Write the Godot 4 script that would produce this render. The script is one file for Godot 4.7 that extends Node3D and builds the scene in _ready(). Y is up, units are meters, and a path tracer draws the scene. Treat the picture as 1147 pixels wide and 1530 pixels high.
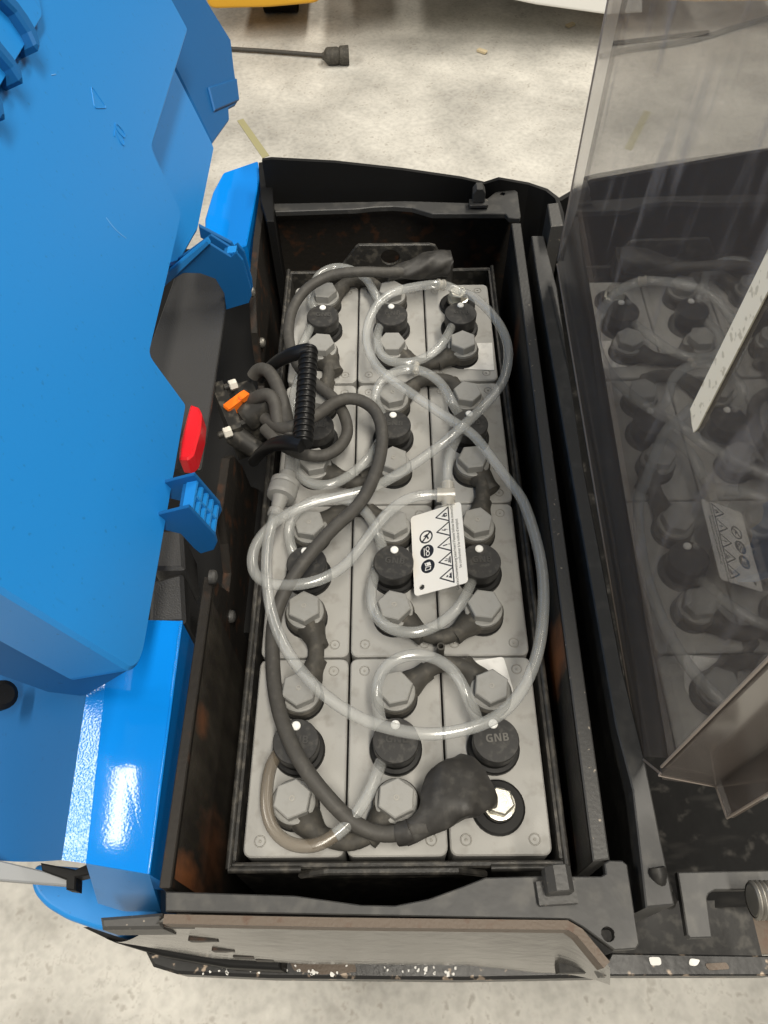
extends Node3D
# An opened pallet truck battery bay: twelve lead cells in a tray, filling hoses, cables, plug, blue lid and tinted guard.

var used := {}
var noise := FastNoiseLite.new()
var M := {}
var rng := RandomNumberGenerator.new()

# ---------------------------------------------------------------- naming helpers
func numbered(called: String, parent: Node) -> String:
	var key := str(parent.get_instance_id()) + called if parent != self else called
	var n: int = used.get(key, 0)
	used[key] = n + 1
	return called if n == 0 else "%s_%03d" % [called, n]

func origin_of(n: Node) -> Vector3:
	var p := Vector3.ZERO
	while n != self and n is Node3D:
		p += (n as Node3D).position
		n = n.get_parent()
	return p

func tag(o: Node, label := "", category := "", group := "", kind := "") -> Node:
	if label: o.set_meta("label", label)
	if category: o.set_meta("category", category)
	if group: o.set_meta("group", group)
	if kind: o.set_meta("kind", kind)
	return o

func thing(called: String, label: String, category: String, at := Vector3.ZERO, group := "") -> Node3D:
	var o := Node3D.new()
	o.name = numbered(called, self)
	o.position = at
	add_child(o, true)
	tag(o, label, category, group)
	return o

# a mesh laid out in world metres becomes a child of its thing; local = true keeps the thing's own axes
func part(called: String, st: SurfaceTool, m: Material, parent: Node = self, local := false, label := "") -> MeshInstance3D:
	var o := MeshInstance3D.new()
	o.name = numbered(called, parent)
	o.mesh = st.commit()
	o.material_override = m
	parent.add_child(o, true)
	if not local and parent != self:
		o.position = -origin_of(parent)
	if label: o.set_meta("label", label)
	return o

# ---------------------------------------------------------------- shape helpers
func ns() -> SurfaceTool:
	var st := SurfaceTool.new()
	st.begin(Mesh.PRIMITIVE_TRIANGLES)
	return st

func vert(st: SurfaceTool, p: Vector3, n: Vector3, uv := Vector2.ZERO, c := Color.WHITE) -> void:
	st.set_normal(n)
	st.set_uv(uv)
	st.set_color(c)
	st.add_vertex(p)

# a, b, c run counter-clockwise seen from outside; written clockwise as the engine wants
func tri(st: SurfaceTool, a: Vector3, b: Vector3, c: Vector3) -> void:
	var n := (b - a).cross(c - a)
	if n.length_squared() < 1e-18: return
	n = n.normalized()
	vert(st, a, n); vert(st, c, n); vert(st, b, n)

func quad(st: SurfaceTool, a: Vector3, b: Vector3, c: Vector3, d: Vector3) -> void:
	tri(st, a, b, c)
	tri(st, a, c, d)

func squad(st: SurfaceTool, p: Array, n: Array, uv := []) -> void:
	for k in [0, 2, 1, 0, 3, 2]:
		vert(st, p[k], n[k], uv[k] if uv.size() else Vector2.ZERO)

func area2(p: PackedVector2Array) -> float:
	var s := 0.0
	for i in p.size():
		s += p[i].cross(p[(i + 1) % p.size()])
	return s

func ccw(pts: Array) -> PackedVector2Array:
	var p := PackedVector2Array(pts)
	if area2(p) < 0: p.reverse()
	return p

func inset(p: PackedVector2Array, b: float) -> PackedVector2Array:
	var out := PackedVector2Array()
	var n := p.size()
	for i in n:
		var d1 := (p[i] - p[(i + n - 1) % n]).normalized()
		var d2 := (p[(i + 1) % n] - p[i]).normalized()
		var n1 := Vector2(-d1.y, d1.x)
		var n2 := Vector2(-d2.y, d2.x)
		out.append(p[i] + (n1 + n2) / maxf(0.35, 1.0 + n1.dot(n2)) * b)
	return out

func rounded(p: Array, r: float, k := 4) -> Array:
	var q := ccw(p)
	var out := []
	var n := q.size()
	for i in n:
		var a := q[(i + n - 1) % n]
		var b := q[i]
		var c := q[(i + 1) % n]
		var t := minf(r, minf(a.distance_to(b), b.distance_to(c)) * 0.45)
		var s := b + (a - b).normalized() * t
		var e := b + (c - b).normalized() * t
		for j in k + 1:
			var u := float(j) / k
			out.append(s.lerp(b, u).lerp(b.lerp(e, u), u))
	return out

func circle(c: Vector2, r: float, n := 20) -> Array:
	var out := []
	for i in n:
		out.append(c + Vector2(cos(TAU * i / n), sin(TAU * i / n)) * r)
	return out

# polygon pushed from z0 to z1 along its local z
func prism(st: SurfaceTool, pts: Array, z0: float, z1: float, xf := Transform3D(), bev := 0.0, holes := []) -> void:
	var p := ccw(pts)
	var lo := minf(z0, z1)
	var hi := maxf(z0, z1)
	var cap := inset(p, bev) if bev > 0 else p
	while bev > 0.0001 and Geometry2D.triangulate_polygon(cap).is_empty():
		bev *= 0.6
		cap = inset(p, bev)
	var flat := PackedVector2Array(cap)
	for h in holes:
		var hp := ccw(h)
		hp.reverse()
		var bi := 0
		var bj := 0
		var bd := 1e9
		for i in flat.size():
			for j in hp.size():
				var d := flat[i].distance_squared_to(hp[j])
				if d < bd:
					bd = d; bi = i; bj = j
		var merged := PackedVector2Array()
		for i in bi + 1: merged.append(flat[i])
		for j in hp.size() + 1: merged.append(hp[(bj + j) % hp.size()])
		for i in range(bi, flat.size()): merged.append(flat[i])
		flat = merged
		for j in hp.size():
			var a := hp[j]
			var b := hp[(j + 1) % hp.size()]
			quad(st, xf * Vector3(a.x, a.y, lo), xf * Vector3(b.x, b.y, lo), xf * Vector3(b.x, b.y, hi), xf * Vector3(a.x, a.y, hi))
	var t := Geometry2D.triangulate_polygon(flat)
	for i in range(0, t.size(), 3):
		var a := flat[t[i]]
		var b := flat[t[i + 1]]
		var c := flat[t[i + 2]]
		if (b - a).cross(c - a) < 0:
			var w := b
			b = c
			c = w
		tri(st, xf * Vector3(a.x, a.y, hi), xf * Vector3(b.x, b.y, hi), xf * Vector3(c.x, c.y, hi))
		tri(st, xf * Vector3(a.x, a.y, lo), xf * Vector3(c.x, c.y, lo), xf * Vector3(b.x, b.y, lo))
	var rings := [[p, lo], [p, hi]] if bev <= 0 else [[cap, lo], [p, lo + bev], [p, hi - bev], [cap, hi]]
	if bev >= 0.004:
		rings = []
		for k in 6:
			var an := PI / 2 * k / 5.0
			rings.append([inset(p, bev * (1 - sin(an))), lo + bev * (1 - cos(an))])
		for k in 6:
			var an := PI / 2 * k / 5.0
			rings.append([inset(p, bev * (1 - cos(an))), hi - bev * (1 - sin(an))])
	for r in rings.size() - 1:
		var q: PackedVector2Array = rings[r][0]
		var w: PackedVector2Array = rings[r + 1][0]
		for i in p.size():
			var j := (i + 1) % p.size()
			quad(st, xf * Vector3(q[i].x, q[i].y, rings[r][1]), xf * Vector3(q[j].x, q[j].y, rings[r][1]), xf * Vector3(w[j].x, w[j].y, rings[r + 1][1]), xf * Vector3(w[i].x, w[i].y, rings[r + 1][1]))

# (x, z) polygon lying at height y, pushed downwards
func flat_at(y: float) -> Transform3D:
	return Transform3D(Basis(Vector3(1, 0, 0), Vector3(0, 0, 1), Vector3(0, -1, 0)), Vector3(0, y, 0))
# (z, y) polygon standing at x, pushed towards -x
func side_at(x: float) -> Transform3D:
	return Transform3D(Basis(Vector3(0, 0, 1), Vector3(0, 1, 0), Vector3(-1, 0, 0)), Vector3(x, 0, 0))
# (x, y) polygon standing at z, pushed towards +z
func front_at(z: float) -> Transform3D:
	return Transform3D(Basis(), Vector3(0, 0, z))
# the open lid's own plane: (along the truck, up the lid), pushed to its back
func lid_at(off := 0.0) -> Transform3D:
	var n := Vector3(cos(deg_to_rad(20)), sin(deg_to_rad(20)), 0)
	return Transform3D(Basis(Vector3(0, 0, 1), Vector3(-n.y, n.x, 0), -n), Vector3(-0.172, 0.12, 0) + n * off)

func box(st: SurfaceTool, c: Vector3, s: Vector3, b := Basis(), bev := 0.0) -> void:
	var h := s / 2
	prism(st, [Vector2(-h.x, -h.y), Vector2(h.x, -h.y), Vector2(h.x, h.y), Vector2(-h.x, h.y)], -h.z, h.z, Transform3D(b, c), bev)

func smooth_path(pts: Array, step := 0.004, closed := false) -> Array:
	var out := []
	var n := pts.size()
	for i in (n if closed else n - 1):
		var p0: Vector3 = pts[(i + n - 1) % n] if closed or i > 0 else pts[0] * 2 - pts[1]
		var p1: Vector3 = pts[i]
		var p2: Vector3 = pts[(i + 1) % n]
		var p3: Vector3 = pts[(i + 2) % n] if closed or i + 2 < n else pts[n - 1] * 2 - pts[n - 2]
		var k := maxi(1, int(ceil(p1.distance_to(p2) / step)))
		for j in k:
			out.append(p1.cubic_interpolate(p2, p0, p3, float(j) / k))
	if not closed: out.append(pts[n - 1])
	# two passes of relaxing, so that hand-picked points leave no kinks
	for pass_ in 3:
		var q := out.duplicate()
		for i in out.size():
			if closed or (i > 0 and i < out.size() - 1):
				q[i] = (out[(i + out.size() - 1) % out.size()] + out[i] * 2 + out[(i + 1) % out.size()]) / 4
		out = q
	return out

# radius: a number, or a Callable of the share of the way along
func tube(st: SurfaceTool, pts: Array, radius, sides := 12, step := 0.004, caps := true, squash := 1.0, closed := false, lump = null) -> void:
	var p := smooth_path(pts, step, closed)
	var n := p.size()
	var up := Vector3.UP
	var rings := []
	var norms := []
	var t0: Vector3 = (p[1] - p[0]).normalized()
	var side := t0.cross(up)
	if side.length() < 0.1: side = t0.cross(Vector3.RIGHT)
	side = side.normalized()
	for i in n:
		var t: Vector3 = (p[(i + 1) % n] - p[(i + n - 1) % n]) if closed else (p[mini(i + 1, n - 1)] - p[maxi(i - 1, 0)])
		t = t.normalized()
		side = (side - t * side.dot(t)).normalized()
		var bi := side.cross(t)
		var r: float = radius if radius is float else radius.call(float(i) / (n - 1))
		var ring := []
		var nn := []
		for k in sides:
			var a := TAU * k / sides
			var d := side * cos(a) + bi * sin(a) * squash
			ring.append(p[i] + d * r * (lump.call(float(i) / (n - 1), a) if lump != null else 1.0))
			nn.append(d.normalized())
		rings.append(ring)
		norms.append(nn)
	if lump != null:
		for i in n:
			for k in sides:
				var da: Vector3 = rings[i][(k + 1) % sides] - rings[i][(k + sides - 1) % sides]
				var dt: Vector3 = rings[mini(i + 1, n - 1)][k] - rings[maxi(i - 1, 0)][k]
				var m := dt.cross(da).normalized()
				norms[i][k] = m if m.dot(norms[i][k]) > 0 else -m
	for i in (n if closed else n - 1):
		var i2 := (i + 1) % n
		for k in sides:
			var k2 := (k + 1) % sides
			squad(st, [rings[i][k], rings[i2][k], rings[i2][k2], rings[i][k2]], [norms[i][k], norms[i2][k], norms[i2][k2], norms[i][k2]])
	if caps and not closed:
		for e in [0, n - 1]:
			var c: Vector3 = p[e]
			for k in sides:
				if e == 0: tri(st, c, rings[e][k], rings[e][(k + 1) % sides])
				else: tri(st, c, rings[e][(k + 1) % sides], rings[e][k])

# profile of (radius, height), bottom to top, turned round the local y axis
func lathe(st: SurfaceTool, prof: Array, xf := Transform3D(), seg := 28) -> void:
	for i in prof.size() - 1:
		var a: Vector2 = prof[i]
		var b: Vector2 = prof[i + 1]
		var d := (b - a).normalized()
		for k in seg:
			var p := []
			var nn := []
			for q in [[k, a], [k, b], [k + 1, b], [k + 1, a]]:
				var an: float = TAU * q[0] / seg
				var r: Vector2 = q[1]
				p.append(xf * Vector3(r.x * cos(an), r.y, r.x * sin(an)))
				nn.append((xf.basis * Vector3(d.y * cos(an), -d.x, d.y * sin(an))).normalized())
			squad(st, p, nn)

func along(a: Vector3, b: Vector3) -> Transform3D:
	var y := (b - a).normalized()
	var x := y.cross(Vector3(0.31, 0.2, 0.93)).normalized()
	return Transform3D(Basis(x, y, x.cross(y)), a)

# bent sheet over a grid: where(u, v) gives the place, tint(u, v, p) the colour
func sheet(st: SurfaceTool, where: Callable, nu: int, nv: int, tint = null) -> void:
	var p := []
	var c := []
	for j in nv + 1:
		for i in nu + 1:
			var q: Vector3 = where.call(float(i) / nu, float(j) / nv)
			p.append(q)
			c.append(tint.call(float(i) / nu, float(j) / nv, q) if tint != null else Color.WHITE)
	var w := nu + 1
	var n := []
	for j in nv + 1:
		for i in nu + 1:
			var du: Vector3 = p[j * w + mini(i + 1, nu)] - p[j * w + maxi(i - 1, 0)]
			var dv: Vector3 = p[mini(j + 1, nv) * w + i] - p[maxi(j - 1, 0) * w + i]
			n.append(du.cross(dv).normalized())
	for j in nv:
		for i in nu:
			for k in [[0, 0], [1, 1], [1, 0], [0, 0], [0, 1], [1, 1]]:
				var at: int = (j + k[1]) * w + i + k[0]
				vert(st, p[at], n[at], Vector2(float(i + k[0]) / nu, float(j + k[1]) / nv), c[at])

# wall that hangs from a line of points at its top edge
func curtain(st: SurfaceTool, top: Array, drop: float, thick: float, slope := 0.0) -> void:
	var outer := []
	for i in top.size():
		var d: Vector3 = top[mini(i + 1, top.size() - 1)] - top[maxi(i - 1, 0)]
		var s := Vector3(d.z, 0, -d.x).normalized()
		outer.append(top[i] + s * thick)
	for i in top.size() - 1:
		var a: Vector3 = top[i]
		var b: Vector3 = top[i + 1]
		var c: Vector3 = outer[i + 1]
		var d: Vector3 = outer[i]
		var n := Vector3(0, -drop, 0)
		quad(st, a, b, c, d)
		quad(st, b, a, a + n, b + n)
		quad(st, d, c, c + n, d + n)
	for i in [0, top.size() - 1]:
		var n := Vector3(0, -drop, 0)
		quad(st, top[i], outer[i], outer[i] + n, top[i] + n)

func lettering(words: String, size: float, depth: float, bold := true) -> TextMesh:
	var t := TextMesh.new()
	var f := SystemFont.new()
	f.font_names = PackedStringArray(["Droid Sans"])
	f.font_weight = 700 if bold else 400
	t.font = f
	t.text = words
	t.font_size = 32
	t.pixel_size = size / 32.0
	t.depth = depth
	t.curve_step = 2.0
	return t

func words(called: String, text: String, size: float, depth: float, m: Material, parent: Node, xf: Transform3D, bold := true) -> MeshInstance3D:
	var o := MeshInstance3D.new()
	o.name = numbered(called, parent)
	o.mesh = lettering(text, size, depth, bold)
	o.material_override = m
	parent.add_child(o, true)
	o.transform = Transform3D(xf.basis, xf.origin - origin_of(parent))
	return o

# ---------------------------------------------------------------- materials
func noise_image(seed_: int, freq: float, octaves := 4, kind := FastNoiseLite.TYPE_SIMPLEX_SMOOTH, side := 384) -> Image:
	var n := FastNoiseLite.new()
	n.seed = seed_
	n.noise_type = kind
	n.frequency = freq
	n.fractal_octaves = octaves
	var im := n.get_seamless_image(side, side)
	im.convert(Image.FORMAT_L8)
	return im

# a see-through layer of one colour where the pattern lies between lo and hi
func layer(seed_: int, freq: float, lo: float, hi: float, lin: Color, most: float, octaves := 4, kind := FastNoiseLite.TYPE_SIMPLEX_SMOOTH, side := 384) -> ImageTexture:
	var im := noise_image(seed_, freq, octaves, kind, side)
	var data := im.get_data()
	var out := PackedByteArray()
	out.resize(data.size() * 4)
	var s := lin.linear_to_srgb()
	var table := PackedByteArray()
	for i in 256:
		var t := clampf((i / 255.0 - lo) / (hi - lo), 0, 1)
		table.append(int(255 * most * t * t * (3 - 2 * t)))
	for i in data.size():
		out[i * 4] = int(s.r * 255)
		out[i * 4 + 1] = int(s.g * 255)
		out[i * 4 + 2] = int(s.b * 255)
		out[i * 4 + 3] = table[data[i]]
	return ImageTexture.create_from_image(Image.create_from_data(im.get_width(), im.get_height(), false, Image.FORMAT_RGBA8, out))

func mat(called: String, lin: Color, rough: float, more := {}) -> StandardMaterial3D:
	var m := StandardMaterial3D.new()
	m.resource_name = called
	m.albedo_color = lin.linear_to_srgb()
	m.roughness = rough
	var k: float = more.get("scale", 8.0)
	m.uv1_triplanar = true
	m.uv1_world_triplanar = true
	m.uv1_scale = Vector3(k, k, k)
	if more.has("metal"): m.metallic = more.metal
	if more.has("spec"): m.metallic_specular = more.spec
	if more.has("layer"):
		m.detail_enabled = true
		m.detail_albedo = more.layer
		m.detail_blend_mode = BaseMaterial3D.BLEND_MODE_MIX
	if more.has("tex"):
		m.albedo_texture = more.tex
	if more.has("relief"):
		m.heightmap_enabled = true
		m.heightmap_texture = more.relief
		m.heightmap_scale = more.deep
	if more.has("coat"):
		m.clearcoat_enabled = true
		m.clearcoat = more.coat
		m.clearcoat_roughness = more.get("coat_rough", 0.1)
	if more.has("vertex"): m.vertex_color_use_as_albedo = true
	M[called] = m
	return m

# worn concrete: clouds, fine grain, dark specks and a few hairline cracks
func concrete() -> ImageTexture:
	var side := 1024
	var a := noise_image(71, 0.006, 5, FastNoiseLite.TYPE_SIMPLEX_SMOOTH, side).get_data()
	var b := noise_image(72, 0.085, 4, FastNoiseLite.TYPE_SIMPLEX_SMOOTH, side).get_data()
	var c := noise_image(73, 0.018, 5, FastNoiseLite.TYPE_SIMPLEX_SMOOTH, side).get_data()
	var out := PackedByteArray()
	out.resize(a.size() * 3)
	for i in a.size():
		var t := (a[i] - 128) / 128.0 * 0.30 + (b[i] - 128) / 128.0 * 0.20
		var k := 1.0 + t
		var dark := smoothstep(0.60, 0.85, b[i] / 255.0) * smoothstep(0.25, 0.7, c[i] / 255.0) * 0.55
		dark = maxf(dark, (1.0 - smoothstep(0.003, 0.012, absf(c[i] / 255.0 - 0.5))) * smoothstep(0.45, 0.7, a[i] / 255.0) * 0.22)
		dark = maxf(dark, smoothstep(0.62, 0.9, c[i] / 255.0) * 0.16)
		var col := Color(0.475 * k, 0.462 * k, 0.426 * k).lerp(Color(0.17, 0.15, 0.125), dark).linear_to_srgb()
		out[i * 3] = int(clampf(col.r, 0, 1) * 255)
		out[i * 3 + 1] = int(clampf(col.g, 0, 1) * 255)
		out[i * 3 + 2] = int(clampf(col.b, 0, 1) * 255)
	return ImageTexture.create_from_image(Image.create_from_data(side, side, false, Image.FORMAT_RGB8, out))

func make_materials() -> void:
	var dust := layer(3, 0.03, 0.45, 0.9, Color(0.16, 0.145, 0.12), 0.42, 6)
	var thin_dust := layer(5, 0.035, 0.45, 0.95, Color(0.17, 0.16, 0.14), 0.22, 6)
	var dirt := layer(9, 0.02, 0.55, 0.98, Color(0.15, 0.135, 0.11), 0.36, 6)
	var specks := layer(11, 0.11, 0.84, 0.92, Color(0.02, 0.02, 0.03), 0.35, 2)
	var rust := layer(17, 0.024, 0.60, 0.85, Color(0.075, 0.034, 0.017), 0.6, 6)
	var chips := layer(23, 0.06, 0.86, 0.90, Color(0.4, 0.34, 0.27), 0.8, 3)
	var chips_more := layer(24, 0.035, 0.74, 0.80, Color(0.42, 0.33, 0.25), 0.85, 4)
	var fine := ImageTexture.create_from_image(noise_image(31, 0.12, 3))
	var grain := ImageTexture.create_from_image(noise_image(37, 0.25, 2))
	var broad := ImageTexture.create_from_image(noise_image(41, 0.02, 5))
	mat("cell_grey", Color(0.335, 0.33, 0.312), 0.5, {"layer": dirt, "scale": 6.0, "relief": grain, "deep": 0.006})
	mat("cell_seam", Color(0.29, 0.28, 0.255), 0.6)
	mat("bolt_grey", Color(0.25, 0.248, 0.235), 0.5, {"layer": thin_dust, "scale": 9.0, "relief": grain, "deep": 0.006})
	mat("cap_black", Color(0.026, 0.0255, 0.0248), 0.5, {"layer": thin_dust, "scale": 9.0, "relief": grain, "deep": 0.006, "spec": 0.42})
	mat("cap_base", Color(0.010, 0.0098, 0.0095), 0.5, {"spec": 0.35})
	mat("cap_print", Color(0.042, 0.041, 0.038), 0.7)
	mat("cap_print_worn", Color(0.12, 0.115, 0.105), 0.75)
	mat("white_dot", Color(0.82, 0.82, 0.79), 0.4)
	mat("rubber", Color(0.052, 0.049, 0.043), 0.65, {"layer": dust, "scale": 7.0, "relief": fine, "deep": 0.02, "spec": 0.35})
	mat("cable", Color(0.056, 0.053, 0.048), 0.6, {"layer": thin_dust, "scale": 8.0, "relief": fine, "deep": 0.008, "spec": 0.4})
	mat("sheath", Color(0.03, 0.0285, 0.0265), 0.5, {"layer": thin_dust, "scale": 6.0, "relief": broad, "deep": 0.06, "spec": 0.4})
	mat("grip", Color(0.006, 0.006, 0.006), 0.4, {"relief": grain, "deep": 0.004, "scale": 12.0, "spec": 0.4})
	mat("plug", Color(0.02, 0.0195, 0.018), 0.5, {"layer": dust, "scale": 6.0, "spec": 0.35})
	mat("orange", Color(0.80, 0.16, 0.012), 0.3)
	mat("red", Color(0.66, 0.012, 0.02), 0.38)
	mat("steel_black", Color(0.016, 0.0155, 0.015), 0.5, {"layer": thin_dust, "scale": 5.0, "relief": fine, "deep": 0.012, "spec": 0.35})
	mat("steel_edge", Color(0.05, 0.049, 0.047), 0.5, {"layer": chips, "scale": 5.0, "relief": fine, "deep": 0.02})
	mat("steel_flange", Color(0.036, 0.036, 0.0355), 0.5, {"layer": thin_dust, "scale": 3.0, "relief": fine, "deep": 0.01})
	mat("steel_rusty", Color(0.02, 0.0175, 0.015), 0.55, {"layer": rust, "scale": 3.0, "relief": fine, "deep": 0.03, "spec": 0.35})
	mat("tinted_wall", Color(1, 1, 1), 0.6, {"vertex": true, "relief": fine, "deep": 0.02, "scale": 6.0, "spec": 0.4})
	mat("tray_black", Color(0.026, 0.025, 0.023), 0.42, {"layer": dust, "scale": 6.0, "relief": fine, "deep": 0.012, "spec": 0.45})
	mat("rust_edge", Color(0.10, 0.075, 0.055), 0.6, {"layer": rust, "scale": 7.0, "relief": fine, "deep": 0.03})
	mat("rust_brown", Color(0.075, 0.05, 0.03), 0.55, {"layer": rust, "scale": 5.0, "relief": broad, "deep": 0.08})
	mat("apron", Color(0.05, 0.047, 0.042), 0.17, {"layer": dirt, "scale": 4.0, "relief": broad, "deep": 0.05})
	mat("lip_black", Color(0.014, 0.014, 0.014), 0.4, {"layer": chips_more, "scale": 3.2, "relief": fine, "deep": 0.015})
	mat("plastic_black", Color(0.009, 0.009, 0.009), 0.55, {"relief": grain, "deep": 0.01, "scale": 8.0, "spec": 0.3})
	mat("housing_black", Color(0.006, 0.006, 0.006), 0.5, {"relief": broad, "deep": 0.05, "scale": 4.0, "spec": 0.2, "layer": layer(91, 0.025, 0.62, 0.95, Color(0.10, 0.095, 0.085), 0.5, 5)})
	mat("textured_black", Color(0.030, 0.030, 0.0305), 0.5, {"relief": grain, "deep": 0.03, "scale": 6.0})
	mat("blue", Color(0.012, 0.205, 0.57), 0.42, {"layer": specks, "scale": 3.6, "relief": grain, "deep": 0.003})
	mat("scuff", Color(0.13, 0.33, 0.62), 0.5)
	mat("blue_dark_shade", Color(0.007, 0.10, 0.29), 0.55, {"spec": 0.35, "layer": specks, "scale": 3.0})  # darker copy of the lid's blue, with shade put into the colour
	mat("blue_gloss", Color(0.003, 0.18, 0.60), 0.05, {"relief": grain, "deep": 0.0012, "scale": 5.0})
	mat("blue_grained", Color(0.008, 0.21, 0.68), 0.2, {"relief": grain, "deep": 0.03, "scale": 5.0})
	mat("zinc", Color(0.66, 0.64, 0.56), 0.33, {"metal": 0.85, "relief": fine, "deep": 0.02, "scale": 20.0})
	mat("nut_white", Color(0.62, 0.6, 0.54), 0.4)
	mat("bolt_steel", Color(0.2, 0.19, 0.17), 0.45, {"metal": 0.6})
	mat("card", Color(0.74, 0.73, 0.70), 0.4)
	mat("print_black", Color(0.02, 0.02, 0.02), 0.6)
	mat("sticker", Color(0.74, 0.73, 0.70), 0.55, {"layer": thin_dust, "scale": 6.0})
	mat("yellow", Color(0.68, 0.36, 0.02), 0.4, {"layer": specks, "scale": 3.0})
	mat("white_panel", Color(0.80, 0.80, 0.78), 0.35)
	mat("wood", Color(0.55, 0.46, 0.30), 0.8)
	mat("added_pale_strip", Color(0.78, 0.71, 0.57), 0.6, {"layer": layer(61, 0.05, 0.66, 0.78, Color(0.3, 0.25, 0.16), 0.5, 3), "scale": 6.0})
	mat("pale_plastic", Color(0.24, 0.25, 0.26), 0.4)
	mat("lit_sheet_edge", Color(0.26, 0.22, 0.19), 0.4)  # paler than the sheet, imitating light caught along its edges
	mat("floor", Color(1, 1, 1), 0.75, {"tex": concrete(), "scale": 0.5, "relief": broad, "deep": 0.05})
	# clear milky hose, and the smoke tinted sheet of the guard
	var h := mat("hose", Color(0.55, 0.56, 0.54), 0.16)
	h.transparency = BaseMaterial3D.TRANSPARENCY_ALPHA
	h.albedo_color.a = 0.27
	var hd := mat("hose_dirty", Color(0.22, 0.185, 0.14), 0.24)
	hd.transparency = BaseMaterial3D.TRANSPARENCY_ALPHA
	hd.albedo_color.a = 0.45
	var hf := mat("fitting_clear", Color(0.6, 0.57, 0.5), 0.18)
	hf.transparency = BaseMaterial3D.TRANSPARENCY_ALPHA
	hf.albedo_color.a = 0.42
	var g := mat("smoke_sheet", Color(0.085, 0.076, 0.073), 0.015)
	g.transparency = BaseMaterial3D.TRANSPARENCY_ALPHA
	g.albedo_color.a = 0.43
	var gb := mat("smoke_band", Color(0.115, 0.098, 0.088), 0.12)
	gb.transparency = BaseMaterial3D.TRANSPARENCY_ALPHA
	gb.albedo_color.a = 0.62
	var gf := mat("frosted_band", Color(0.34, 0.31, 0.285), 0.2)
	gf.transparency = BaseMaterial3D.TRANSPARENCY_ALPHA
	gf.albedo_color.a = 0.34
	var d := StandardMaterial3D.new()
	d.resource_name = "screen_dust"
	d.transparency = BaseMaterial3D.TRANSPARENCY_ALPHA
	d.roughness = 0.8
	d.uv1_scale = Vector3(2.2, 0.55, 1)
	d.albedo_texture = layer(81, 0.012, 0.52, 1.0, Color(0.28, 0.26, 0.255), 0.42, 5)
	M["screen_dust"] = d

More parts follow.
